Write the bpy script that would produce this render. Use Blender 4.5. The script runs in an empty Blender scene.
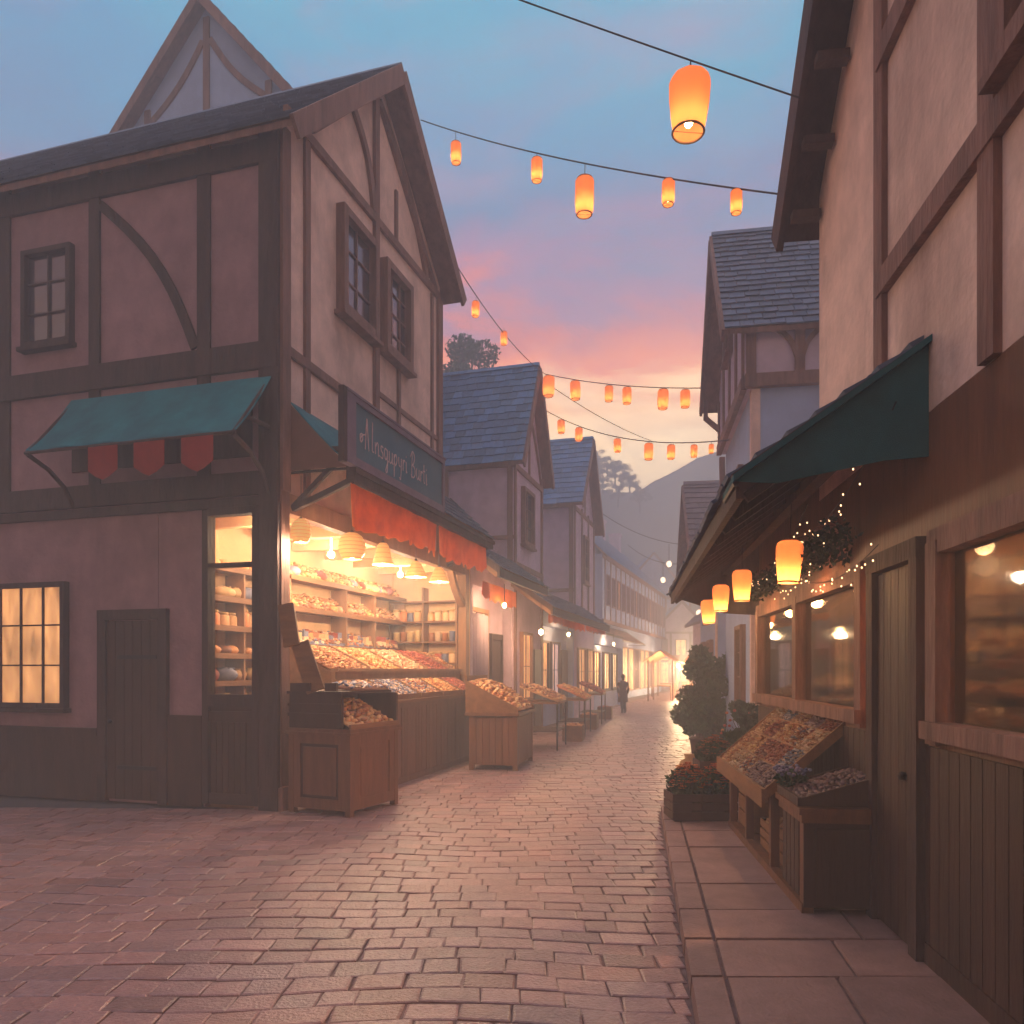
import bpy, bmesh, math, random
from mathutils import Vector, Matrix, noise
R = random.Random(7)
C = bpy.context.scene.collection
PI = math.pi
EYE = 1.8

# ------------------------------------------------------------------ helpers
def lin(c, a=1.0):
    r = []
    for v in c:
        v = v / 255.0
        r.append(v / 12.92 if v <= .04045 else ((v + .055) / 1.055) ** 2.4)
    return (r[0], r[1], r[2], a)

class MB:
    """collects shapes; build() links them as one mesh object"""
    def __init__(s):
        s.v = []; s.f = []; s.c = []; s.col = (1, 1, 1, 1)
    def add(s, vs, fs):
        n = len(s.v); s.g = getattr(s, 'g', []) + [(n, len(s.f), len(vs), len(fs))]
        s.v += [tuple(p) for p in vs]
        for f in fs:
            s.f.append(tuple(i + n for i in f)); s.c.append(s.col)
        return s
    def hexa(s, p):      # 4 bottom + 4 top points
        return s.add(p, [(0, 3, 2, 1), (4, 5, 6, 7), (0, 1, 5, 4), (1, 2, 6, 5), (2, 3, 7, 6), (3, 0, 4, 7)])
    def box(s, x0, x1, y0, y1, z0, z1):
        return s.hexa([(x0, y0, z0), (x1, y0, z0), (x1, y1, z0), (x0, y1, z0), (x0, y0, z1), (x1, y0, z1), (x1, y1, z1), (x0, y1, z1)])
    def bar(s, p, q, w, h, up=(0, 0, 1)):
        p = Vector(p); q = Vector(q); d = (q - p).normalized(); up = Vector(up)
        a = d.cross(up)
        if a.length < 1e-4: a = d.cross(Vector((1, 0, 0)))
        a.normalize(); b = a.cross(d).normalized()
        a *= w / 2; b *= h / 2
        return s.hexa([p - a - b, p + a - b, q + a - b, q - a - b, p - a + b, p + a + b, q + a + b, q - a + b])
    def prism(s, pts, fn, d0, d1):   # polygon pts (a,z) pushed through depth; fn(a,z,d)->xyz
        n = len(pts)
        vs = [fn(a, z, d0) for a, z in pts] + [fn(a, z, d1) for a, z in pts]
        fs = [tuple(range(n)), tuple(range(2 * n - 1, n - 1, -1))]
        fs += [(i, (i + 1) % n, (i + 1) % n + n, i + n) for i in range(n)]
        return s.add(vs, fs)
    def timber(s, pts, w, fn, d0, d1):    # beam following pts in a facade plane
        P = [Vector(p) for p in pts]; L = []; Rr = []
        for i, p in enumerate(P):
            t = (P[min(i + 1, len(P) - 1)] - P[max(i - 1, 0)]).normalized()
            nrm = Vector((-t.y, t.x)) * w / 2
            L.append(p + nrm); Rr.append(p - nrm)
        vs = []
        for d in (d0, d1):
            vs += [fn(a.x, a.y, d) for a in L] + [fn(a.x, a.y, d) for a in Rr]
        n = len(P); fs = []
        for i in range(n - 1):
            fs += [(i, i + 1, n + i + 1, n + i), (2 * n + i, 3 * n + i, 3 * n + i + 1, 2 * n + i + 1),
                   (i, 2 * n + i, 2 * n + i + 1, i + 1), (n + i, n + i + 1, 3 * n + i + 1, 3 * n + i)]
        fs += [(0, n, 3 * n, 2 * n), (n - 1, 3 * n - 1, 4 * n - 1, 2 * n - 1)]
        return s.add(vs, fs)
    def tube(s, pts, r, n=6, r2=None):
        P = [Vector(p) for p in pts]; rings = []
        for i, p in enumerate(P):
            t = (P[min(i + 1, len(P) - 1)] - P[max(i - 1, 0)]).normalized()
            a = t.cross(Vector((0, 0, 1)))
            if a.length < 1e-3: a = t.cross(Vector((1, 0, 0)))
            a.normalize(); b = t.cross(a)
            rr = r if r2 is None else r + (r2 - r) * i / (len(P) - 1)
            rings.append([p + (a * math.cos(k * 2 * PI / n) + b * math.sin(k * 2 * PI / n)) * rr for k in range(n)])
        vs = [v for g in rings for v in g]; fs = []
        for i in range(len(P) - 1):
            for k in range(n):
                fs.append((i * n + k, i * n + (k + 1) % n, (i + 1) * n + (k + 1) % n, (i + 1) * n + k))
        fs += [tuple(range(n)), tuple(range((len(P) - 1) * n, len(P) * n))]
        return s.add(vs, fs)
    def lathe(s, prof, c=(0, 0, 0), n=12, sx=1, sy=1, cap=True):
        vs = []; fs = []
        for r, z in prof:
            for k in range(n):
                a = 2 * PI * k / n
                vs.append((c[0] + r * math.cos(a) * sx, c[1] + r * math.sin(a) * sy, c[2] + z))
        for i in range(len(prof) - 1):
            for k in range(n):
                fs.append((i * n + k, i * n + (k + 1) % n, (i + 1) * n + (k + 1) % n, (i + 1) * n + k))
        if cap:
            fs += [tuple(range(n)), tuple(range((len(prof) - 1) * n, len(prof) * n))]
        return s.add(vs, fs)
    def blob(s, c, rx, ry, rz, n=8, m=4, jit=0):
        prof = []
        vs = [(c[0], c[1], c[2] - rz)]; fs = []
        for i in range(1, m):
            t = -PI / 2 + PI * i / m
            for k in range(n):
                a = 2 * PI * k / n; j = 1 + R.uniform(-jit, jit)
                vs.append((c[0] + rx * math.cos(t) * math.cos(a) * j, c[1] + ry * math.cos(t) * math.sin(a) * j, c[2] + rz * math.sin(t) * j))
        vs.append((c[0], c[1], c[2] + rz)); e = len(vs) - 1
        for k in range(n):
            fs.append((0, 1 + (k + 1) % n, 1 + k)); fs.append((e, 1 + (m - 2) * n + k, 1 + (m - 2) * n + (k + 1) % n))
            for i in range(m - 2):
                fs.append((1 + i * n + k, 1 + i * n + (k + 1) % n, 1 + (i + 1) * n + (k + 1) % n, 1 + (i + 1) * n + k))
        return s.add(vs, fs)
    def build_each(s, name, mat, parent=None, smooth=False):     # every shape its own object
        out = []
        for v0, f0, nv, nf in s.g:
            m = MB(); m.v = s.v[v0:v0 + nv]; m.f = [tuple(i - v0 for i in f) for f in s.f[f0:f0 + nf]]; m.c = s.c[f0:f0 + nf]
            out.append(m.build(name, mat, parent, smooth))
        return out
    def build(s, name, mat, parent=None, smooth=False, recalc=True):
        me = bpy.data.meshes.new(name); me.from_pydata(s.v, [], s.f)
        ca = me.color_attributes.new('tint', 'FLOAT_COLOR', 'CORNER')
        buf = []
        for c, f in zip(s.c, s.f): buf += list(c) * len(f)
        ca.data.foreach_set('color', buf)
        if recalc:
            b = bmesh.new(); b.from_mesh(me); bmesh.ops.recalc_face_normals(b, faces=b.faces); b.to_mesh(me); b.free()
        if smooth: me.polygons.foreach_set('use_smooth', [True] * len(me.polygons))
        me.materials.append(mat); me.update()
        o = bpy.data.objects.new(name, me); C.objects.link(o)
        if parent: o.parent = parent
        return o

def XZ(a, z, d): return (a, d, z)      # facade along local x, depth along y
def YZ(a, z, d): return (d, a, z)      # facade along local y, depth along x

class Frame:
    def __init__(s, x, y, ang): s.x = x; s.y = y; s.a = ang; s.c = math.cos(ang); s.s = math.sin(ang)
    def at(s, u, v, z=0): return (s.x + u * s.c - v * s.s, s.y + u * s.s + v * s.c, z)

def tag(o, label=None, cat=None, group=None, kind=None):
    if label: o['label'] = label
    if cat: o['category'] = cat
    if group: o['group'] = group
    if kind: o['kind'] = kind
    return o
def empty(name, loc, rz=0, label=None, cat=None, group=None):
    o = bpy.data.objects.new(name, None); C.objects.link(o)
    o.location = loc; o.rotation_euler = (R.uniform(-.045, .045), R.uniform(-.045, .045), rz) if name == 'paper_lantern' else (0, 0, rz); o.empty_display_size = .1
    return tag(o, label, cat, group)
KIDS = {}
def copy_tree(o, parent=None):
    c = o.copy(); C.objects.link(c); c.parent = parent
    for ch in [x for x in bpy.data.objects if x.parent == o]: copy_tree(ch, c)
    return c
def pt_light(parent, loc, w, col=(1, .62, .3), r=.05, name='bulb_glow'):
    l = bpy.data.lights.new(name, 'POINT'); l.energy = w; l.color = col; l.shadow_soft_size = r
    o = bpy.data.objects.new(name, l); C.objects.link(o); o.location = loc; o.parent = parent
    return o

# ------------------------------------------------------------------ materials
M = {}
def mat(name, base, rough=.8, var=.15, scale=6, bump=.0, bscale=30, tint=False, metal=0, stretch=(1, 1, 1), spec=.3, stain=0, stainc=None, transl=0):
    m = bpy.data.materials.new(name); m.use_nodes = True; nt = m.node_tree; N = nt.nodes; L = nt.links
    b = N['Principled BSDF']; b.inputs['Roughness'].default_value = rough; b.inputs['Metallic'].default_value = metal
    b.inputs['Specular IOR Level'].default_value = spec
    tc = N.new('ShaderNodeTexCoord'); mp = N.new('ShaderNodeMapping'); mp.inputs['Scale'].default_value = stretch
    L.new(tc.outputs['Object'], mp.inputs['Vector'])
    nz = N.new('ShaderNodeTexNoise'); nz.inputs['Scale'].default_value = scale; nz.inputs['Detail'].default_value = 6; nz.inputs['Roughness'].default_value = .65
    L.new(mp.outputs['Vector'], nz.inputs['Vector'])
    cr = N.new('ShaderNodeMapRange'); cr.inputs['From Min'].default_value = .3; cr.inputs['From Max'].default_value = .7
    cr.inputs['To Min'].default_value = 1 - var; cr.inputs['To Max'].default_value = 1 + var
    L.new(nz.outputs['Fac'], cr.inputs['Value'])
    mul = N.new('ShaderNodeVectorMath'); mul.operation = 'SCALE'
    L.new(cr.outputs['Result'], mul.inputs['Scale'])
    if tint:
        at = N.new('ShaderNodeAttribute'); at.attribute_name = 'tint'
        mm = N.new('ShaderNodeVectorMath'); mm.operation = 'MULTIPLY'; mm.inputs[1].default_value = base[:3]
        L.new(at.outputs['Color'], mm.inputs[0]); L.new(mm.outputs[0], mul.inputs[0])
    else:
        mul.inputs[0].default_value = base[:3]
    out = mul.outputs[0]
    if stain:
        n2 = N.new('ShaderNodeTexNoise'); n2.inputs['Scale'].default_value = scale * .3; n2.inputs['Detail'].default_value = 8; n2.inputs['Roughness'].default_value = .7
        mp2 = N.new('ShaderNodeMapping'); mp2.inputs['Scale'].default_value = (1, 1, .35); mp2.inputs['Location'].default_value = (3, 7, 1)
        L.new(tc.outputs['Object'], mp2.inputs['Vector']); L.new(mp2.outputs['Vector'], n2.inputs['Vector'])
        r2 = N.new('ShaderNodeMapRange'); r2.inputs['From Min'].default_value = .45; r2.inputs['From Max'].default_value = .75; r2.inputs['To Max'].default_value = stain
        L.new(n2.outputs['Fac'], r2.inputs['Value'])
        mx = N.new('ShaderNodeMix'); mx.data_type = 'RGBA'
        L.new(r2.outputs['Result'], mx.inputs['Factor']); L.new(out, mx.inputs['A']); mx.inputs['B'].default_value = stainc or (.1, .07, .06, 1)
        out = mx.outputs['Result']
    L.new(out, b.inputs['Base Color'])
    if transl:
        tr = N.new('ShaderNodeBsdfTranslucent'); L.new(out, tr.inputs['Color']); xs = N.new('ShaderNodeMixShader'); xs.inputs[0].default_value = transl
        L.new(b.outputs[0], xs.inputs[1]); L.new(tr.outputs[0], xs.inputs[2]); L.new(xs.outputs[0], N['Material Output'].inputs['Surface'])
    if bump:
        n3 = N.new('ShaderNodeTexNoise'); n3.inputs['Scale'].default_value = bscale; n3.inputs['Detail'].default_value = 5
        L.new(mp.outputs['Vector'], n3.inputs['Vector'])
        bp = N.new('ShaderNodeBump'); bp.inputs['Strength'].default_value = bump; bp.inputs['Distance'].default_value = .02
        L.new(n3.outputs['Fac'], bp.inputs['Height']); L.new(bp.outputs['Normal'], b.inputs['Normal'])
    M[name] = m
    return m
def emis(name, col, strength, uneven=False):
    m = bpy.data.materials.new(name); m.use_nodes = True; nt = m.node_tree
    b = nt.nodes['Principled BSDF']; b.inputs['Base Color'].default_value = (.6, .4, .2, 1)
    b.inputs['Emission Color'].default_value = col; b.inputs['Emission Strength'].default_value = strength
    if uneven:       # curtains and goods behind the pane let the room light through unevenly
        N = nt.nodes; L = nt.links; tc = N.new('ShaderNodeTexCoord'); mp = N.new('ShaderNodeMapping'); mp.inputs['Scale'].default_value = (3.5, 3.5, 1.2); L.new(tc.outputs['Object'], mp.inputs['Vector'])
        nz = N.new('ShaderNodeTexNoise'); nz.inputs['Scale'].default_value = 1.1; nz.inputs['Detail'].default_value = 5; L.new(mp.outputs[0], nz.inputs['Vector'])
        r = N.new('ShaderNodeMapRange'); r.inputs['From Min'].default_value = .32; r.inputs['From Max'].default_value = .68; r.inputs['To Min'].default_value = strength * .25; r.inputs['To Max'].default_value = strength * 1.5
        L.new(nz.outputs['Fac'], r.inputs['Value']); L.new(r.outputs[0], b.inputs['Emission Strength'])
    M[name] = m; return m
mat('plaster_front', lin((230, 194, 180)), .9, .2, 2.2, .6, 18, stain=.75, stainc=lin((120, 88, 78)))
mat('plaster_shaded', lin((156, 120, 126)), .9, .2, 2.2, .5, 18, stain=.55, stainc=lin((100, 76, 78)))  # darker copy of the front plaster; the side wall's shade is in the colour
mat('plaster_mauve', lin((202, 178, 196)), .9, .16, 2.5, .25, 25, stain=.4, stainc=lin((115, 95, 105)))
mat('plaster_blue', lin((160, 174, 208)), .9, .1, 2, .2, 20, stain=.35, stainc=lin((105, 105, 125)))
mat('plaster_warm', lin((225, 180, 135)), .9, .1, 3, .2, 25, stain=.3, stainc=lin((150, 105, 70)))
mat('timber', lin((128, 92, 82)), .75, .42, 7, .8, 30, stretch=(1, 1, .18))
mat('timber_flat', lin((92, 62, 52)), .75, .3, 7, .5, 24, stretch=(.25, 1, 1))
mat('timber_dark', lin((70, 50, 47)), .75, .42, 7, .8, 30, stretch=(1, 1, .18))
mat('timber_light', lin((150, 108, 78)), .7, .25, 7, .4, 24, stretch=(1, 1, .2))
mat('wood_cabinet', lin((112, 70, 48)), .55, .3, 5, .35, 22, stretch=(1.5, 1.5, .2), spec=.4)
mat('wood_plain', lin((130, 88, 58)), .65, .3, 5, .35, 22, stretch=(.3, 1.5, 1.5))
mat('wood_dark', lin((70, 46, 38)), .6, .3, 5, .4, 22, stretch=(1.2, 1.2, .2))
mat('slate', lin((88, 100, 126)), .7, .2, 9, .4, 40, tint=True)
mat('slate_blue', lin((78, 124, 170)), .7, .18, 9, .4, 40, tint=True)
mat('slate_brown', lin((118, 100, 104)), .75, .2, 9, .4, 40, tint=True)
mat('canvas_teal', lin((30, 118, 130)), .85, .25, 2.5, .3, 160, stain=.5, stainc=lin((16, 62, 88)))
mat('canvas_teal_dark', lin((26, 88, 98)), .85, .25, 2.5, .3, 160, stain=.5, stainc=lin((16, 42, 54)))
mat('canvas_orange', lin((242, 142, 74)), .85, .2, 3, .3, 120, stain=.4, stainc=lin((222, 104, 52)), transl=.5)
mat('canvas_red', lin((170, 52, 40)), .85, .2, 3, .3, 120, transl=.35)
mat('canvas_cream', lin((200, 160, 120)), .85, .15, 3, .3, 120, transl=.4)
mat('canvas_brown', lin((136, 96, 82)), .85, .15, 3, .3, 120, transl=.2)
mat('paver', lin((152, 116, 114)), .36, .2, 14, .5, 45, tint=True, spec=.5)
mat('flagstone', lin((146, 114, 110)), .6, .2, 5, .4, 40, tint=True, spec=.4)
mat('mortar', lin((118, 94, 92)), .85, .3, 12, .5, 60)
mat('earth', lin((92, 84, 84)), .95, .3, .4, .3, 3)
mat('hill', lin((112, 116, 112)), .95, .35, .12, .8, .8)
mat('leaf', lin((52, 74, 56)), .7, .25, 3, tint=True)
mat('goods', (.92, .86, .8), .55, .2, 30, .2, 90, tint=True)
mat('sign_frame', lin((118, 100, 116)), .6, .2, 5, .2, 30)
mat('sign_panel', lin((50, 98, 118)), .65, .2, 2.2, .15, 40, stain=.85, stainc=lin((96, 116, 122)))
mat('sign_letters', lin((200, 172, 176)), .6, .1)
mat('wire', lin((50, 40, 46)), .6, .1)
mat('iron', lin((52, 46, 50)), .5, .2, 10, metal=.5)
mat('terracotta', lin((88, 62, 58)), .8, .2, 8, .2, 40)
mat('bark', lin((70, 56, 48)), .9, .3, 8, .6, 20, stretch=(1, 1, .2))
mat('wicker_rib', lin((190, 110, 50)), .8, .2)
mat('wicker_dark', lin((60, 44, 40)), .8, .3, 20, .6, 60)
mat('coat', lin((78, 48, 44)), .9, .15, 10)
mat('trousers', lin((50, 42, 50)), .9, .1)
mat('skin', lin((190, 140, 115)), .6, .05)
mat('hair', lin((48, 32, 28)), .7, .1)
mat('curtain', lin((196, 176, 190)), .9, .15, 3, .2, 30, stretch=(6, 6, .3))
def glass(name, dark, rough=.08, alpha=.12, col=(.9, .95, 1, 1)):
    m = bpy.data.materials.new(name); m.use_nodes = True; nt = m.node_tree; N = nt.nodes; L = nt.links
    N.remove(N['Principled BSDF'])
    g = N.new('ShaderNodeBsdfGlossy'); g.inputs['Roughness'].default_value = rough; g.inputs['Color'].default_value = col
    if dark: t = N.new('ShaderNodeBsdfDiffuse'); t.inputs['Color'].default_value = dark
    else: t = N.new('ShaderNodeBsdfTransparent'); t.inputs['Color'].default_value = (.93, .93, .93, 1)
    f = N.new('ShaderNodeFresnel'); f.inputs['IOR'].default_value = 1.5
    ad = N.new('ShaderNodeMath'); ad.operation = 'ADD'; ad.use_clamp = True; ad.inputs[1].default_value = alpha
    L.new(f.outputs[0], ad.inputs[0])
    x = N.new('ShaderNodeMixShader'); L.new(ad.outputs[0], x.inputs[0]); L.new(t.outputs[0], x.inputs[1]); L.new(g.outputs[0], x.inputs[2])
    L.new(x.outputs[0], N['Material Output'].inputs['Surface'])
    M[name] = m
glass('glass_clear', None, .04, -.03)
glass('glass_dark', lin((70, 58, 72)), .15, .1)
emis('lit_pane', lin((255, 172, 105)), .8, True)
emis('lit_pane_pale', lin((235, 200, 205)), .6, True)
emis('lit_pane_far', lin((255, 196, 125)), 1.5, True)
emis('flame', (1, .6, .22, 1), 60)
emis('flame_small', (1, .60, .26, 1), 52)
emis('fairy_bulb', (1, .62, .32, 1), 3.5)
emis('wicker_glow', (1, .47, .14, 1), .75)
M['wicker_glow'].node_tree.nodes['Principled BSDF'].inputs['Base Color'].default_value = (.55, .24, .07, 1)
emis('far_bulb', (1, .72, .5, 1), 3)
def paper(name, col, em):
    m = bpy.data.materials.new(name); m.use_nodes = True; nt = m.node_tree; N = nt.nodes; L = nt.links
    N.remove(N['Principled BSDF'])
    t = N.new('ShaderNodeBsdfTranslucent'); t.inputs['Color'].default_value = col
    d = N.new('ShaderNodeBsdfDiffuse'); d.inputs['Color'].default_value = col
    e = N.new('ShaderNodeEmission'); e.inputs['Color'].default_value = (1, .28, .09, 1); e.inputs['Strength'].default_value = em
    x = N.new('ShaderNodeMixShader'); x.inputs[0].default_value = .35; L.new(t.outputs[0], x.inputs[1]); L.new(d.outputs[0], x.inputs[2])
    a = N.new('ShaderNodeAddShader'); L.new(x.outputs[0], a.inputs[0]); L.new(e.outputs[0], a.inputs[1])
    L.new(a.outputs[0], N['Material Output'].inputs['Surface']); M[name] = m
paper('lantern_paper', (.88, .34, .12, 1), .42)

# ------------------------------------------------------------------ frames
FA = Frame(-2.97, 9.70, math.atan2(1, .293))          # left row: x up the street, +y into the houses
FR = Frame(1.85, 0, math.atan2(1, .13))               # right shop: x up the street, -y into the shop
FE = Frame(4.12, 13.0, math.atan2(1, .165))
FD = Frame(4.42, 40.0, math.atan2(1, .342))
def fac(px, py, off=0):            # picture spot on the left row's front plane -> metres along it, height
    k = (px - 512) / 760; ox = .9598 * off; oy = -.2812 * off
    t = (2.97 - ox + k * (9.7 + oy)) / (.293 - k)
    return t * 1.042, EYE + (670 - py) / 760 * (9.7 + oy + t)
def gp(px, py):                    # picture spot on the ground -> X, Y
    Y = 760 * EYE / (py - 670); return (px - 512) / 760 * Y, Y

# ------------------------------------------------------------------ tiles / roofs
def tiles(mb, O, U, V, tw=.25, th=.2, cols=None, jit=.02):
    O = Vector(O); U = Vector(U); V = Vector(V); lu = U.length; lv = V.length
    u = U / lu; v = V / lv; n = u.cross(v); 
    if n.z < 0: n = -n
    rows = int(lv / th)
    th = lv / rows
    for r in range(rows):
        x = -tw * .5 * (r % 2) ; 
        while x < lu:
            w = tw * R.uniform(.85, 1.15)
            a = max(0, x + .006); b = min(lu, x + w - .006)
            if b - a > .03:
                g = R.uniform(.72, 1.22); c = R.uniform(-.04, .04)
                mb.col = (g + c, g, g - c, 1)
                dv = R.uniform(-jit, jit); p0 = O + v * (r * th - .015 + dv); p1 = O + v * (r * th + th * 1.12)
                k = R.uniform(0, .006)
                lo0 = p0 + n * .03; lo1 = p1 + n * .004; hi0 = p0 + n * (.052 + k); hi1 = p1 + n * .02
                mb.hexa([lo0 + u * a, lo0 + u * b, lo1 + u * b, lo1 + u * a, hi0 + u * a, hi0 + u * b, hi1 + u * b, hi1 + u * a])
            x += w
    mb.col = (1, 1, 1, 1)

def roof_gable(root, w, inn, depth, e0, e1, ax, az, over, eo, tmat, barge='timber', tw=.25, th=.2, back=.3, bh=.2):
    y0 = -inn * over; y1 = inn * (depth + back)
    s0 = (az - e0) / ax; s1 = (az - e1) / (w - ax)
    A = (-eo, e0 - eo * s0 + .03); B = (ax, az + .03); D = (w + eo, e1 - eo * s1 + .03)
    m = MB()
    m.prism([A, B, D, (D[0], D[1] + .09), (B[0], B[1] + .11), (A[0], A[1] + .09)], XZ, y0, y1)
    r = m.build('roof', M[barge], root)
    t = MB(); U = (0, y1 - y0, 0)
    tiles(t, (A[0], y0, A[1] + .09), U, (B[0] - A[0], 0, B[1] - A[1] + .02), tw, th)
    tiles(t, (D[0], y0, D[1] + .09), U, (B[0] - D[0], 0, B[1] - D[1] + .02), tw, th)
    t.prism([(ax - .12, az + .1), (ax, az + .23), (ax + .12, az + .1)], XZ, y0, y1)
    t.build('slates', M[tmat], r)
    b = MB(); yb0, yb1 = y0 - inn * .05, y0 + inn * .004
    b.timber([(A[0], A[1] - .02), (B[0], B[1] + .0)], bh, XZ, yb0, yb1)
    b.timber([(D[0], D[1] - .02), (B[0], B[1] + .0)], bh, XZ, yb0 - inn * .004, yb1)
    b.build('bargeboard', M[barge], r)
    return r

def window(root, a0, a1, z0, z1, fn, pl, out, cols=2, rows=3, pane='glass_dark', fm='timber', fw=.07, prot=.1, sill=True, nm='window'):
    m = MB(); d1 = pl + out * prot; d0 = pl - out * .02
    m.box(0, 0, 0, 0, 0, 0) if False else None
    for (p, q) in (((a0, z0), (a0, z1)), ((a1, z0), (a1, z1))): m.timber([(p[0], p[1] - fw / 2), (q[0], q[1] + fw / 2)], fw, fn, d0, d1)
    for z in (z0, z1): m.timber([(a0 + fw / 2, z), (a1 - fw / 2, z)], fw, fn, d0, d1 - out * .003)
    for i in range(1, cols):
        a = a0 + (a1 - a0) * i / cols; m.timber([(a, z0 + fw / 2), (a, z1 - fw / 2)], .025, fn, pl + out * .01, pl + out * .045)
    for i in range(1, rows):
        z = z0 + (z1 - z0) * i / rows; m.timber([(a0 + fw / 2, z), (a1 - fw / 2, z)], .022, fn, pl + out * .01, pl + out * .042)
    w = m.build(nm, M[fm], root)
    p = MB(); p.prism([(a0 + .02, z0 + .02), (a1 - .02, z0 + .02), (a1 - .02, z1 - .02), (a0 + .02, z1 - .02)], fn, pl + out * .006, pl + out * .016)
    p.build('pane', M[pane], w)
    if sill:
        s = MB(); s.timber([(a0 - fw, z0 - fw * .95), (a1 + fw, z0 - fw * .95)], .06, fn, d0, d1 + out * .04); s.build('sill', M[fm], w)
    return w
def pr(base=.035): return base + R.uniform(0, .012)

# ------------------------------------------------------------------ ground
def kerb_x(y): return 1.12 + .165 * (y - 5.05)
def left_edge(y):
    if y < 9.9: return -11.5 if y > 6.5 else -9
    return -2.97 + .293 * (y - 9.7) + .35 if y > 11 else -3.2
def right_edge(y):
    if y < 9.75: return kerb_x(y) - .02
    if y < 12.5: return 4.2 + .1 * (y - 9.7)
    if y < 30: return 3.9 + .165 * (y - 13) + .1
    return 7.2 + .33 * (y - 30)
g = MB(); g.add([(-400, -60, -.03), (400, -60, -.03), (400, 500, -.03), (-400, 500, -.03)], [(0, 1, 2, 3)])
tag(g.build('ground', M['earth']), kind='structure')
g = MB(); ys = [2.2, 6.5, 9.9, 13, 20, 30, 45, 70]
for a, b in zip(ys[:-1], ys[1:]):
    g.add([(left_edge(a + .01) - .6, a, -.012), (right_edge(a + .01) + 1.2, a, -.012), (right_edge(b - .01) + 1.2, b, -.012), (left_edge(b - .01) - .6, b, -.012)], [(0, 1, 2, 3)])
tag(g.build('mortar_bed', M['mortar'], recalc=False), kind='structure')
g = MB(); y = 2.4; row = 0
while y < 62:
    dep = R.uniform(.19, .235) if y < 22 else R.uniform(.25, .3) if y < 34 else .4
    xl = left_edge(y); xr = right_edge(y + dep * .5); x = xl - R.uniform(0, .4)
    lim = 4 + abs(y) * .75
    while x < xr - .05:
        w = R.uniform(.20, .38) if y < 22 else R.uniform(.28, .46) if y < 34 else R.uniform(.4, .6)
        x1 = min(x + w, xr)
        if abs((x + x1) / 2) < lim + 1.5:
            wob = lambda xx: .05 * math.sin(xx * 1.7 + y * .6) + .035 * math.sin(xx * 3.1 - y * .9) + .02 * noise.noise(Vector((xx * 1.3, y * 1.3, 0)))
            gap = .004; t = R.gauss(.97, .12); h = R.uniform(-.004, .004); warm = R.uniform(-.06, .08)
            g.col = (max(.35, t + warm), max(.35, t), max(.35, t - warm * .6), 1)
            j = lambda: R.uniform(-.009, .009)
            c = [(x + gap, y + gap + wob(x)), (x1 - gap, y + gap + wob(x1)), (x1 - gap, y + dep - gap + wob(x1)), (x + gap, y + dep - gap + wob(x))]
            c = [(p[0] + j(), p[1] + j()) for p in c]; cx = sum(p[0] for p in c) / 4; cy = sum(p[1] for p in c) / 4
            tl = [R.uniform(-.003, .003) for _ in c]
            top = [(cx + (p[0] - cx) * .92, cy + (p[1] - cy) * .90, h + q) for p, q in zip(c, tl)]
            mid = [(p[0], p[1], h - .006 + q) for p, q in zip(c, tl)]; bot = [(p[0], p[1], -.03) for p in c]
            g.add(top + mid + bot, [(0, 1, 2, 3)] + [(i, 4 + i, 4 + (i + 1) % 4, (i + 1) % 4) for i in range(4)] + [(4 + i, 8 + i, 8 + (i + 1) % 4, 4 + (i + 1) % 4) for i in range(4)])
        x = x1
    y += dep; row += 1
tag(g.build('street', M['paver'], recalc=False), kind='structure')
# raised flagstone walkway on the right with its kerb
g = MB(); y = 2.0
base = MB()
base.hexa([(kerb_x(2) + .02, 2, -.02), (4.0, 2, -.02), (4.0, 9.65, -.02), (kerb_x(9.65) + .02, 9.65, -.02), (kerb_x(2) + .02, 2, .08), (4.0, 2, .08), (4.0, 9.65, .08), (kerb_x(9.65) + .02, 9.65, .08)])
tag(base.build('walkway_bed', M['mortar']), kind='structure')
while y < 9.6:
    d = min(R.uniform(.55, .8), 9.66 - y)
    if d < .1: break
    x = kerb_x(y)
    first = True
    while x < 4.0:
        w = .2 if first else R.uniform(.6, 1.0); sl = .165 * d
        t = R.uniform(.82, 1.12); g.col = (t * 1.02, t, t * .98, 1); q = .008; zt = .1 + R.uniform(-.004, .004)
        a = [(x + q, y + q), (x + w - q, y + q), (x + w - q + sl, y + d - q), (x + q + sl, y + d - q)]
        if first: zt += .004
        g.hexa([(p[0], p[1], -.02 if first else .06) for p in a] + [(p[0] + (.006 if i in (0, 3) else -.006), p[1] + (.006 if i < 2 else -.006), zt) for i, p in enumerate(a)])
        x += w; first = False
    y += d
tag(g.build('walkway', M['flagstone'], recalc=False), kind='structure')

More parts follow.
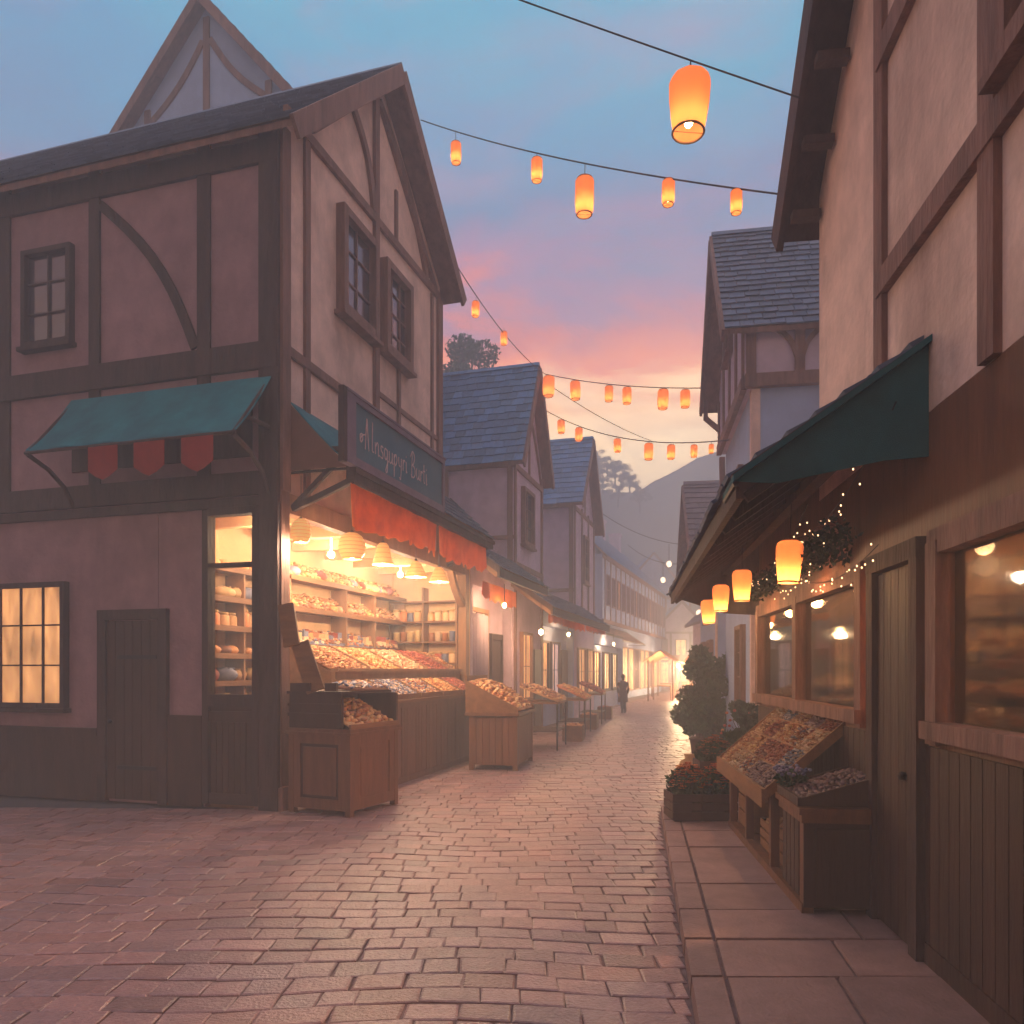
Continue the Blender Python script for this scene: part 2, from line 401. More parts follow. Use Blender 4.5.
# hills
def hill_mesh():
    m = MB(); nx, ny = 110, 30
    prof = [(-80, 30), (-20, 30), (2, 27.5), (6, 26), (10.5, 24.5), (14.6, 23.5), (18, 26), (22.8, 28), (26.5, 29.4), (36, 31), (60, 30), (110, 16), (200, 8)]
    def h(x, y):
        for (a, b), (c, d) in zip(prof[:-1], prof[1:]):
            if a <= x <= c: base = b + (d - b) * (x - a) / (c - a); break
        else: base = 16
        f = max(0, min(1, (y - 74) / 19)); f = f * f * (3 - 2 * f); f *= 1 - .3 * max(0, min(1, (y - 96) / 40))
        return base * f + (noise.noise(Vector((x * .10, y * .10, 0))) * 1.0 + noise.noise(Vector((x * .4, y * .4, 2))) * .5) * f - .5
    for j in range(ny + 1):
        for i in range(nx + 1):
            x = -130 + 290 * i / nx; y = 74 + 66 * j / ny; m.v.append((x, y, h(x, y)))
    for j in range(ny):
        for i in range(nx):
            a = j * (nx + 1) + i; m.f.append((a, a + 1, a + nx + 2, a + nx + 1)); m.c.append((1, 1, 1, 1))
    return m.build('hills', M['hill'], smooth=True, recalc=False), h
hills, HH = hill_mesh(); tag(hills, kind='structure')

# ------------------------------------------------------------------ house A (big timber house, left foreground)
X1 = 5.51; XS = 7.28; UZ = 4.1
A = empty('timber_house', FA.at(0, 0), FA.a, 'large timber framed house with open lit shop on its ground floor, nearest on the left', 'house')
e0, e1, axx, azz = 8.72, 9.33, 2.88, 11.46
w = MB(); w.prism([(0, UZ), (X1, UZ), (X1, e1), (axx, azz), (0, e0)], XZ, 0, 8)
w.build('upper_wall', M['plaster_front'], A)
w = MB()
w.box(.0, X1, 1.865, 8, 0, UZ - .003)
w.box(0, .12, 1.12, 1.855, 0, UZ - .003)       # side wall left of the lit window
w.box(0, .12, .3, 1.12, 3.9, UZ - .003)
w.build('side_wall', M['plaster_shaded'], A); w = MB()
w.box(.12, XS, 1.80, 1.862, 0, UZ - .003)       # shop back wall
w.box(XS - .1, XS, .0, 1.8, 0, UZ - .003)
w.build('shop_wall', M['plaster_warm'], A)
w = MB(); w.box(.1, XS - .1, .05, 1.8, 4.02, 4.097); 
for i in range(6): w.box(.9 + i * 1.1, 1.02 + i * 1.1, .02, 1.79, 3.86, 4.018)
w.build('shop_ceiling', M['plaster_warm'], A)
w = MB(); w.box(.1, XS, .0, 1.8, -.02, .03); w.build('shop_floor', M['wood_plain'], A)
w = MB(); w.prism([(5.515, 4.11), (XS + .05, 4.11), (XS + .05, 4.22), (5.515, 4.22)], XZ, 0.02, 1.9); w.build('shop_roof', M['timber_dark'], A)
roof_gable(A, X1, 1, 8, e0, e1, axx, azz, .38, .28, 'slate', 'timber', .28, .24, .3, .26)
# front timbers
t = MB()
def ft(pts, wd=.13, base=.035): t.timber(pts, wd, XZ, .01, -pr(base))
ft([(.09, UZ), (.09, e0 + .05)], .18, .05)
ft([(.62, UZ), (.62, 9.0)], .12)
ft([(X1 - .09, UZ), (X1 - .09, 9.05)], .2, .05)
ft([(X1 - .45, 5.2), (X1 - .45, 9.0)], .09)
ft([(.1, 9.02), (X1 - .1, 9.1)], .13, .055)
cx = 2.68
ft([(cx, 5.2), (cx, 11.1)], .15, .045)
ft([(.1, 5.94), (1.36, 5.92), (cx, 5.92)], .12, .05)
ft([(cx, 6.3), (X1 - .1, 6.3)], .08, .03)
ft([(3.55, 5.2), (3.55, 7.1)], .09)
ft([(3.45, 9.1), (3.45, 10.0)], .08)
def curve(a, b, bow, n=9):
    a = Vector(a); b = Vector(b); d = b - a; nn = Vector((-d.y, d.x)).normalized()
    return [tuple(a + d * i / n + nn * bow * math.sin(PI * i / n)) for i in range(n + 1)]
ft(curve((1.72, 10.45), (2.6, 9.15), .22), .13, .048)
ft(curve((2.78, 11.05), (4.78, 9.15), .25), .14, .052)
ft([(.72, 9.18), (2.55, 11.0)], .1, .06)
ft([(2.85, 11.0), (5.2, 9.15)], .1, .06)
t.build('front_timbers', M['timber'], A)
w = MB(); w.box(-.005, -.001, .28, 7.95, UZ + .02, e0 - .1); w.build('side_shade_sheet', M['plaster_shaded'], A)  # thin sheet whose darker colour carries the shade of this wall
# side timbers (wall facing us)
t = MB()
def st(pts, wd=.16, base=.035, dark=None): t.timber(pts, wd, YZ, .01, -pr(base))
st([(.13, 0), (.13, e0)], .28, .055)
st([(1.12, UZ + .1), (1.12, 8.7)], .2)
for yy in (2.9, 4.5, 6.2, 7.8): st([(yy, 4.2), (yy, 8.7)], .18)
st([(0, 5.83), (8, 5.83)], .34, .06); st([(0, 8.45), (8, 8.45)], .3, .06); st([(0, 4.2), (8, 4.2)], .3, .065)
st([(0.25, 3.97), (8, 3.97)], .12, .05)
st(curve((1.25, 6.05), (2.8, 8.2), .2), .13); st(curve((4.6, 6.05), (6.1, 8.2), .2), .13)
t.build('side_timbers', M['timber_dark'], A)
t = MB(); t.box(0.003, .19, -.03, .30, .0, UZ); t.box(-.04, .235, -.07, .34, 0, .3); t.build('corner_post', M['timber'], A)
t = MB(); t.box(6.92, 7.12, -.04, .16, 0, 4.1); t.timber(curve((6.95, 3.2), (6.2, 3.95), .1), .12, XZ, -.01, .12); t.build('shop_post', M['timber_light'], A)
t = MB(); t.box(.18, 6.95, -.03, .13, 3.84, 4.097); t.build('shop_lintel', M['timber_light'], A)
# lit side window of the shop, with panelling under it
wd = MB()
for yy in (.33, 1.09): wd.timber([(yy, .05), (yy, 3.9)], .09, YZ, .11, -.045)
for zz, q in ((3.87, .1), (3.17, .05), (1.40, .16)): wd.timber([(.37, zz), (1.05, zz)], q, YZ, .10, -.042)
sw = wd.build('side_window', M['timber_dark'], A)
p = MB(); p.box(.05, .06, .36, 1.06, 1.45, 3.85); p.build('pane', M['glass_clear'], sw)
d = MB(); d.box(.02, .09, .36, 1.06, .05, 1.33)
for k in range(7): d.box(-.012, .021, .40 + k * .09, .48 + k * .09, .18, 1.12)
d.timber([(.38, .12), (1.04, .12)], .14, YZ, .03, -.03); d.timber([(.38, 1.2), (1.04, 1.2)], .12, YZ, .03, -.03)
d.build('panelling', M['wood_dark'], A)
# door and further window on the long side
d = MB()
for yy in (1.75, 2.75): d.timber([(yy, 0), (yy, 2.5)], .14, YZ, .0, -.07)
d.timber([(1.68, 2.55), (2.82, 2.55)], .14, YZ, 0, -.073)
dr = d.build('door', M['timber_dark'], A)
d = MB(); d.box(-.045, -.034, 1.86, 2.5, .45, .5); d.box(-.045, -.034, 1.86, 2.5, 1.95, 2.0); d.build_each('hinge', M['iron'], dr)
d = MB()
for k in range(6): d.box(-.035, -.001, 1.825 + k * .143, 1.96 + k * .143, .04, 2.47)
d.build('door_leaf', M['wood_dark'], dr)
d = MB(); d.blob((-.07, 2.6, 1.1), .03, .03, .03); d.build('handle', M['iron'], dr, True)
window(A, 3.4, 4.6, 1.3, 3.0, YZ, 0, -1, 3, 3, 'lit_pane', 'timber_dark'); window(A, 5.5, 6.9, 1.3, 3.0, YZ, 0, -1, 3, 3, 'glass_dark', 'timber_dark')
window(A, 3.3, 4.1, 6.4, 7.7, YZ, 0, -1, 2, 3, 'glass_dark', 'timber_dark')
d = MB(); d.box(-.05, -.002, 2.83, 8, 0, .9); d.box(-.08, -.002, 2.83, 8, .9, 1.0); d.box(-.05, -.002, 1.14, 1.67, 0, 1.2)
d.build('dado', M['wood_dark'], A)
# the pair of gable windows in a deep frame
window(A, 1.50, 2.52, 7.12, 8.55, XZ, 0, -1, 2, 3, 'glass_dark', 'timber', .12, .14)
window(A, 2.93, 3.86, 7.12, 8.50, XZ, 0, -1, 3, 4, 'glass_dark', 'timber', .12, .14)

# --- teal canvas awning over the shop front, pent roof beside it
def canvas(name, label, F, x0, x1, zt, zb, out, matn, group=None, sag=.03, side=None, n=24, inn=1, cat='awning'):
    r = empty(name, F.at(x0, 0, 0), F.a, label, cat, group)
    m = MB(); L = x1 - x0; rows = 8; th = .015
    for kk in (0, 1):
        for j in range(rows + 1):
            for i in range(n + 1):
                u = i / n; v = j / rows
                z = zt + (zb - zt) * v - sag * math.sin(PI * v) - .012 * math.sin(u * L * 9) * v - kk * th
                m.v.append((u * L, -inn * (out * v + .02), z))
    o = (rows + 1) * (n + 1)
    for j in range(rows):
        for i in range(n):
            a = j * (n + 1) + i
            m.f += [(a, a + 1, a + n + 2, a + n + 1), (o + a, o + a + n + 1, o + a + n + 2, o + a + 1)]; m.c += [m.col] * 2
    def edge(lst):
        for a, b in zip(lst[:-1], lst[1:]): m.f.append((a, b, b + o, a + o)); m.c.append(m.col)
    edge([i for i in range(n + 1)]); edge([rows * (n + 1) + i for i in range(n + 1)])
    edge([j * (n + 1) for j in range(rows + 1)]); edge([j * (n + 1) + n for j in range(rows + 1)])
    m.build('canopy', M[matn], r, True)
    b = MB(); b.tube([(0, -inn * out, zb - .03), (L, -inn * out, zb - .03)], .022, 8)
    for xx in (.03, L - .03): b.tube([(xx, -.02 * inn, zb - .05), (xx, -inn * out, zb - .05)], .018, 6)
    b.build('frame', M['iron'], r)
    if side:
        for xx in (0.0, L) if side == 'both' else (0.0,):
            q = MB(); q.prism([(-.02 * inn, zt - .03), (-inn * out, zb - .03), (-.02 * inn, zb - .03)], YZ, xx, xx + .012); q.build('side_panel', M['canvas_brown'] if inn == 1 else M['canvas_teal'], r)
    return r
canvas('awning', 'teal canvas awning behind the painted shop sign', FA, .2, 3.3, 5.3, 4.42, .86, 'canvas_teal', side='one')

# pent roofs over the row's shop fronts
def pent_roof(label, F, x0, x1, zt, zb, out, tm='slate', inn=1):
    r = empty('pent_roof', F.at(x0, 0, 0), F.a, label, 'canopy')
    L = x1 - x0; m = MB()
    m.prism([(0, zt), (-inn * out, zb), (-inn * out, zb + .06), (0, zt + .06)], YZ, 0, L)
    k = int(L / .6)
    for i in range(k + 1):
        xx = .04 + (L - .08) * i / k; m.bar((xx, 0, zt - .06), (xx, -inn * (out - .03), zb - .06), .06, .1)
    m.build('boarding', M['timber_light'], r)
    f = MB(); f.box(-.02, L + .02, -inn * out - .03, -inn * out + .03, zb - .1, zb + .08)
    for xx in (.0, L): f.timber([(0, zt + .05), (-inn * out, zb + .05)], .12, YZ, xx - .03, xx + .03)
    f.build('fascia', M['timber_dark'], r)
    t = MB(); tiles(t, (0, -inn * (out + .05), zb + .07), (L, 0, 0), (0, inn * (out + .05), zt - zb), .24, .19); t.build('slates', M[tm], r)
    return r
pent_roof('grey slated pent roof above the second orange cloth, right of the painted sign', FA, 3.36, 6.0, 5.2, 4.32, .9)
r2 = pent_roof('slated canopy between the big lit shop and the blue roofed house', FA, 6.2, 10.3, 4.55, 3.78, 1.0)
r3 = pent_roof('long low slated canopy over the far stalls, below the mauve gabled house', FA, 10.45, 19.6, 4.1, 3.32, 1.1)

# sign with hand lettering
sg = empty('shop_sign', FA.at(-.17, -.93, 4.38), FA.a, 'long painted shop sign in a mauve frame with pale script lettering', 'sign')
m = MB(); SL = 3.42; SH = .88
m.box(.03, .11, -.065, .012, -.02, SH + .03); m.build('end_post', M['timber_dark'], sg)
m = MB(); m.box(.13, SL, -.02, .05, .0, SH)
m.box(.13, SL, -.06, -.02, 0, .11); m.box(.13, SL, -.06, -.02, SH - .07, SH); m.box(.13, .36, -.06, -.02, .11, SH - .07); m.box(SL - .07, SL, -.06, -.02, .11, SH - .07)
m.box(.1, SL + .02, -.075, .05, SH, SH + .03)
m.build('board_frame', M['sign_frame'], sg)
m = MB(); m.box(.36, SL - .07, -.028, -.021, .11, SH - .07); m.build('painted_panel', M['sign_panel'], sg)
def smooth(pts, n=6):
    out = []; P = [pts[0]] + list(pts) + [pts[-1]]
    for i in range(1, len(P) - 2):
        p0, p1, p2, p3 = P[i - 1], P[i], P[i + 1], P[i + 2]
        for k in range(n):
            t = k / n
            out.append(tuple(.5 * (2 * p1[j] + (p2[j] - p0[j]) * t + (2 * p0[j] - 5 * p1[j] + 4 * p2[j] - p3[j]) * t * t + (3 * p1[j] - p0[j] - 3 * p2[j] + p3[j]) * t ** 3) for j in (0, 1)))
    return out + [pts[-1]]
G = {
 'A': (1.75, [[(.0, .35), (-.05, .8), (.25, 1.0), (.35, .6), (.1, .3), (0, .5), (.3, .9), (.75, 1.1)], [(.75, -.1), (.85, 1.2), (1.0, 2.5)], [(1.0, 2.5), (1.15, 1.2), (1.3, -.1)]]),
 'l': (.5, [[(.15, 2.5), (.1, 1.2), (.12, .1), (.35, .1)]]),
 'e': (.7, [[(.05, .5), (.5, .7), (.35, 1.05), (.1, .7), (.12, .15), (.45, .05), (.65, .35)]]),
 'n': (.9, [[(.05, 1.0), (.12, 0)], [(.12, .6), (.4, 1.05), (.6, .8), (.62, 0), (.8, .1)]]),
 's': (.65, [[(.5, .95), (.2, 1.0), (.15, .65), (.45, .4), (.4, .0), (.05, .05)]]),
 'q': (.85, [[(.55, .9), (.2, 1.0), (.08, .5), (.3, .05), (.55, .4), (.58, 1.0), (.6, -.4), (.5, -1.0), (.3, -.9), (.55, -.3), (.8, .1)]]),
 'u': (.85, [[(.08, 1.0), (.1, .2), (.35, 0), (.58, .4), (.6, 1.0), (.62, .1), (.8, .1)]]),
 'p': (.85, [[(.1, 1.0), (.12, -1.0)], [(.12, .7), (.4, 1.05), (.6, .6), (.35, .05), (.12, .3)]]),
 'y': (.8, [[(.08, 1.0), (.15, .3), (.4, .2)], [(.6, 1.0), (.55, 0), (.45, -.9), (.2, -.8)]]),
 'r': (.6, [[(.1, 1.0), (.12, 0)], [(.12, .6), (.3, 1.0), (.5, .9)]]),
 'i': (.35, [[(.12, 1.0), (.14, .05), (.3, .1)], [(.14, 1.4), (.15, 1.5)]]),
 ' ': (.75, []),
 'B': (1.05, [[(.2, 2.2), (.15, 1.0), (.1, -.2)], [(-.15, 1.7), (.3, 2.35), (.7, 1.9), (.45, 1.2), (.15, 1.1), (.7, .9), (.8, .3), (.4, -.1), (.0, .1)]]),
 't': (.6, [[(.2, 1.8), (.18, .2), (.4, .05)], [(0, 1.15), (.45, 1.2)]]),
}
m = MB(); x = .52; sc = .158
for ch in 'Alnsqupyri Burti':
    adv, strokes = G[ch]
    for s_ in strokes:
        pts = smooth(s_) if len(s_) > 2 else s_
        P = [(x + a * sc * 1.14, .31 + b * sc) for a, b in pts]
        m.timber(P, .018, XZ, -.029, -.035)
    x += adv * sc * 1.14
m.build('lettering', M['sign_letters'], sg, recalc=False)
# beam under the sign, brackets back to the post
bb = empty('sign_beam', FA.at(.2, -.9, 4.2), FA.a, 'dark beam carrying the painted sign, on two struts from the corner post', 'beam')
m = MB(); m.box(0, 5.75, -.06, .06, 0, .16); m.box(-.02, 5.78, -.09, .0, .1, .165); m.build('beam', M['timber_dark'], bb)
m = MB()
m.bar((.05, .86, -.3), (.05, -.0, .02), .07, .07); m.bar((.05, .86, -.28), (.05, .05, .42), .06, .06); m.bar((.05, .86, .48), (.05, .05, .42), .06, .06); m.bar((5.6, .86, -.3), (5.6, 0, .02), .07, .07)
m.build_each('strut', M['timber_dark'], bb)

# orange valances
def valance(label, F, x0, x1, off, zt, drop, mt='canvas_orange', group=None, inn=1, wav=.03, scal=.06, period=.35):
    L = x1 - x0; n = max(10, int(L / .04)); rows = 8; m = MB()
    ph = R.uniform(0, 6)
    for kk in (0, 1):
        for j in range(rows + 1):
            for i in range(n + 1):
                u = i / n * L; v = j / rows
                dz = drop * (1 + .10 * math.sin(u * 1.3 + ph)) + scal * (abs(math.sin(PI * u / period)) - .5) + .02 * math.sin(u * 17 + ph)
                yy = -wav * (.3 + v) * math.sin(u * 7.5 + ph + .6 * math.sin(u * 3)) - .012 * math.sin(u * 23) * v
                m.v.append((u, inn * (yy + kk * .006), -dz * v))
    o = (rows + 1) * (n + 1)
    for j in range(rows):
        for i in range(n):
            a = j * (n + 1) + i; m.f += [(a, a + 1, a + n + 2, a + n + 1), (o + a, o + a + n + 1, o + a + n + 2, o + a + 1)]; m.c += [m.col] * 2
    v = m.build('cloth_valance', M[mt], None, True, recalc=False); v.location = F.at(x0, -inn * off, zt); v.rotation_euler = (0, 0, F.a)
    return tag(v, label, 'valance', group)
valance('long orange cloth valance hanging under the painted sign', FA, .22, 3.16, .885, 4.19, .52)
valance('shorter orange cloth valance right of the long one, over the shop post', FA, 3.24, 5.7, .885, 4.19, .46)
valance('faded orange cloth hanging inside the second canopy above the white curtains', FA, 7.3, 9.9, .3, 3.75, .36)
valance('bright orange cloth under the long low canopy', FA, 10.6, 15.5, .98, 3.24, .20, scal=.04)
valance('narrow orange cloth at the far end of the long low canopy', FA, 15.7, 19.5, .98, 3.24, .15, scal=.03)

# side awning (facing us), left
FS = Frame(*FA.at(0, 0)[:2], FA.a + PI / 2)     # x along the side wall to the left, outward = +y... (towards us)
sa = empty('awning', FS.at(.08, 0, 0), FS.a, 'teal canvas awning on the side wall with a red cloth tab below', 'awning')
m = MB(); n = 30; rows = 8; LL = 3.2
for kk in (0, 1):
    for j in range(rows + 1):
        for i in range(n + 1):
            u = i / n * LL; v = j / rows
            m.v.append((u, .72 * v + .05, 5.55 - .9 * v - .05 * math.sin(PI * v) - .01 * math.sin(u * 9) * v - kk * .015))
o = (rows + 1) * (n + 1)
for j in range(rows):
    for i in range(n):
        a = j * (n + 1) + i; m.f += [(a, a + 1, a + n + 2, a + n + 1), (o + a, o + a + n + 1, o + a + n + 2, o + a + 1)]; m.c += [m.col] * 2
m.build('canopy', M['canvas_teal'], sa, True)
m = MB(); m.tube([(0, .77, 4.62), (LL, .77, 4.62)], .022, 8)
for xx in (.04, LL - .04):
    m.tube([(xx, .05, 5.5), (xx, .77, 4.62)], .02, 6)
    m.tube([(xx, .05, 4.05), (xx, .2, 4.3), (xx, .45, 4.48), (xx, .77, 4.6)], .03, 8)
    m.tube([(xx, .05, 4.9), (xx, .55, 4.88)], .03, 8)
m.build('frame', M['timber_dark'], sa)
m = MB(); m.box(.3, LL, .02, .045, 4.55, 5.5); m.build('back_board', M['timber_dark'], sa)
for i, (xx, lab) in enumerate(((.55, 'red cloth tab with a pointed hem hanging from the side awning, nearest the corner post'), (1.25, 'red cloth tab hanging from the side awning, middle of the three'), (1.95, 'red cloth tab hanging from the side awning, farthest from the corner post'))):
    m = MB(); m.prism([(0, 0), (.45, 0), (.45, -.30), (.33, -.38), (.225, -.42), (.12, -.38), (0, -.30)], XZ, 0, .008)
    q = m.build('cloth_tab', M['canvas_red']); q.location = FS.at(.08 + xx - .25, .79, 4.6); q.rotation_euler = (0, 0, FS.a); tag(q, lab, 'valance', 'red cloth tabs under the side awning')

# ------------------------------------------------------------------ goods
PAL = {
 'bread': [(205, 135, 75), (190, 115, 62), (226, 165, 100), (165, 98, 58), (236, 188, 128)],
 'pale': [(232, 190, 140), (240, 205, 165), (215, 160, 110), (225, 150, 90)],
 'mixed': [(205, 120, 60), (225, 170, 110), (120, 125, 160), (180, 80, 50), (235, 210, 180), (150, 90, 60)],
 'blue': [(120, 130, 170), (90, 105, 150), (200, 190, 200), (225, 180, 140), (160, 110, 90)],
 'orange': [(228, 148, 66), (238, 172, 88), (208, 118, 52), (244, 200, 130)],
 'red': [(170, 60, 40), (190, 80, 45), (150, 70, 60), (210, 120, 80)],
 'dark': [(90, 55, 45), (110, 70, 50), (70, 50, 60), (130, 80, 55)],
 'lilac': [(170, 130, 140), (150, 110, 125), (190, 150, 150), (140, 105, 110)],
}
SATQ = [.8, 1.15]
def pc(p):
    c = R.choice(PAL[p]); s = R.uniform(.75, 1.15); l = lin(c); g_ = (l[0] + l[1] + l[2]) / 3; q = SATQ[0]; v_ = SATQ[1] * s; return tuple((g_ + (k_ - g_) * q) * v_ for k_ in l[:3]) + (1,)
def heap(parent_name, label, F, x0, x1, y0, y1, z0, z1, pal, size=.05, group=None, dens=1.0, bulge=.03, shape='mix'):
    """many small loose goods lying on a sloping bed (z0 at y0, z1 at y1)"""
    m = MB(); L = x1 - x0; W = y1 - y0; Ls = math.hypot(W, z1 - z0)
    nx = max(2, int(L / (size * 1.5))); ny = max(2, int(Ls / (size * 1.5)))
    for i in range(nx):
        for j in range(ny):
            if R.random() > dens: continue
            u = (i + .5 + R.uniform(-.35, .35)) / nx; v = (j + .5 + R.uniform(-.35, .35)) / ny
            x = u * L; y = v * W; z = (z1 - z0) * v + bulge * math.sin(PI * u) * math.sin(PI * v) + R.uniform(0, size * .5) + size * .3
            m.col = pc(pal); s = size * R.uniform(.7, 1.15)
            k = R.random()
            if shape == 'packet' or (shape == 'mix' and k < .25):
                a = R.uniform(0, PI); c, sn = math.cos(a) * s, math.sin(a) * s; b = .55
                tt = R.uniform(-.6, .6) * s
                p = [(x + c + sn * b, y + sn - c * b), (x - c + sn * b, y - sn - c * b), (x - c - sn * b, y - sn + c * b), (x + c - sn * b, y + sn + c * b)]
                m.hexa([(p[q][0], p[q][1], z + (tt if q in (0, 3) else -tt)) for q in range(4)] + [(p[q][0], p[q][1], z + s * .5 + (tt if q in (0, 3) else -tt)) for q in range(4)])
            else:
                m.blob((x, y, z), s * R.uniform(.7, 1.1), s * R.uniform(.6, 1), s * R.uniform(.5, .8), 6, 4, .08)
    base = MB()
    m.col = pc(pal)
    m.prism([(0, -.02), (W, z1 - z0 - .02), (W, z1 - z0 + .02), (0, .02)], lambda a, z, d: (d, a, z), 0, L)
    o = m.build(parent_name, M['goods'], None, True); o.location = F.at(x0, y0, z0); o.rotation_euler = (0, 0, F.a)
    return tag(o, label, 'goods', group, 'stuff')

def row_items(F, xs, y, z, proto_fn, name, label, group, cat, along='x'):
    for k, xx in enumerate(xs):
        p = proto_fn(k); o = p.copy(); nz_ = z; C.objects.link(o)
        o.location = F.at(xx, y + R.uniform(-.03, .03), z) if along == 'x' else F.at(y + R.uniform(-.02, .02), xx, z)
        s = R.uniform(1.2, 1.5); o.scale = (s, s, s * R.uniform(.9, 1.1)); o.rotation_euler = (0, 0, R.uniform(0, 6)); tag(o, label, cat, group)
PROTO = []
def proto(name, fn, smooth=True):
    out = []
    for pal in ('bread', 'pale', 'orange', 'mixed', 'bread', 'red'):
        m = MB(); m.col = pc(pal); fn(m); me_o = m.build(name, M['goods'], None, smooth); out.append(me_o); PROTO.append(me_o)
    return out
def bun(m):
    m.blob((0, 0, .055), .085, .075, .055, 10, 6, .04)
def loaf(m):
    m.blob((0, 0, .075), .14, .075, .075, 10, 6, .03)
    for i in (-1, 0, 1): m.bar((i * .07 - .02, -.035, .14), (i * .07 + .02, .035, .14), .012, .012)
def jar(m):
    m.lathe([(.06, 0), (.065, .02), (.065, .13), (.05, .155)], n=12)
    m.col = lin((200, 160, 110)); m.lathe([(.054, .156), (.054, .185), (.02, .19)], n=12)
def box_(m):
    m.box(-.07, .07, -.04, .04, 0, .19); m.col = lin((230, 200, 160)); m.box(-.072, .072, -.042, .042, .06, .12)
def tin(m):
    m.lathe([(.05, 0), (.05, .14), (.052, .142), (.052, .15), (.045, .15)], n=14)
BUN, LOAF, JAR, BOX, TIN = proto('bun', bun), proto('loaf', loaf), proto('jar', jar), proto('carton', box_, False), proto('tin', tin)

# shelves on the back wall of the shop
def shelf_unit(label, x0, x1, zs, group=None, depth=.34, divs=()):
    r = empty('wall_shelf', FA.at(x0, 1.79, 0), FA.a, label, 'shelf', group)
    L = x1 - x0
    for z in zs:
        m = MB(); m.box(0, L, -depth, 0, z - .04, z); m.box(0, L, -depth - .02, -depth, z - .055, z + .025); m.build('shelf_board', M['wood_plain'], r)
    m = MB()
    for xx in [0.0, L - .04] + list(divs): m.box(xx, xx + .04, -depth + .01, -.004, zs[0] - .3, zs[-1] - .058)
    m.build_each('upright', M['timber_light'], r)
ZW = [1.20, 1.62, 2.02, 2.42, 2.84, 3.28]
shelf_unit('wooden wall shelves seen through the side window of the lit shop', .2, 2.5, ZW, divs=(1.1,))
shelf_unit('long wooden wall shelves of bread at the back of the lit shop', 2.52, 7.1, [1.62, 2.22, 2.84, 3.36], divs=(1.9, 3.1))
names = ['lowest', 'second lowest', 'third', 'fourth', 'fifth', 'topmost']
kinds = [('jar', JAR, 'jar'), ('loaf', LOAF, 'loaf'), ('bun', BUN, 'bread bun'), ('jar', JAR, 'jar'), ('loaf', LOAF, 'loaf'), ('bun', BUN, 'bread bun')]
for i, z in enumerate(ZW):
    nm, P_, cat = kinds[i]; sp = .2 if nm != 'loaf' else .3
    xs = []; x = .38
    while x < 2.4: xs.append(x); x += sp * R.uniform(.9, 1.15)
    row_items(FA, xs, 1.6, z, lambda k: P_[R.randrange(6)], nm, f'{nm} on the {names[i]} board of the shelves behind the side window', f'{nm}s on the {names[i]} board behind the side window', cat)
kinds2 = [('carton', BOX, 'carton'), ('loaf', LOAF, 'loaf'), ('bun', BUN, 'bread bun'), ('loaf', LOAF, 'loaf')]
for i, z in enumerate([2.22, 2.84, 3.36]):
    nm, P_, cat = [('carton', BOX, 'carton'), ('bun', BUN, 'bread bun'), ('loaf', LOAF, 'loaf')][i]
    for dy in ((1.6, 1.72) if nm == 'bun' else (1.63,)):
        xs = []; x = 2.75
        while x < 6.95: xs.append(x); x += (.19 if nm != 'loaf' else .3) * R.uniform(.92, 1.12)
        row_items(FA, xs, dy, z, lambda k: P_[R.randrange(6)], nm, f'{nm} on the {["lower","middle","upper"][i]} board of the long bread shelves', f'{nm}s on the {["lower","middle","upper"][i]} long shelf', cat)
for i, (z, pal) in enumerate(((2.22, 'mixed'), (2.84, 'bread'), (3.36, 'orange'))):
    heap('pastry_heap', f'{["mixed brown goods","brown rolls","golden rolls"][i]} heaped along the {["lower","middle","upper"][i]} long shelf at the back', FA, 2.6, 6.9, 1.5, 1.76, z + .02, z + .26, pal, .045, 'heaps on the long wall shelves', bulge=.03)
# dresser on the end wall, facing us
er = empty('dresser', FA.at(7.17, .15, 0), FA.a, 'wooden dresser with open shelves on the end wall of the lit shop', 'dresser')
for z in (1.5, 1.95, 2.42, 2.86, 3.3):
    m = MB(); m.box(-.32, 0, 0, 1.6, z - .035, z); m.build('shelf_board', M['wood_plain'], er)
m = MB()
for yy in (0, .78, 1.56): m.box(-.3, -.003, yy, yy + .04, .05, 3.6)
m.build_each('upright', M['timber_light'], er)
m = MB(); m.box(-.3, -.28, .05, 1.55, .05, 1.45); m.build('lower_panel', M['wood_cabinet'], er)
for i, (z, P_, nm) in enumerate(((1.5, BUN, 'bun'), (1.95, JAR, 'jar'), (2.42, TIN, 'tin'), (2.86, JAR, 'jar'))):
    xs = []; x = .28
    while x < 1.7:
        if abs(x - .95) > .07: xs.append(x)
        x += .165
    row_items(FA, xs, 6.95, z, lambda k: P_[R.randrange(6)], nm, f'{nm} on the {names[i]} board of the dresser on the end wall', f'{nm}s on the {names[i]} dresser board', nm if nm != 'bun' else 'bread bun', 'y')
for o in PROTO: bpy.data.objects.remove(o)

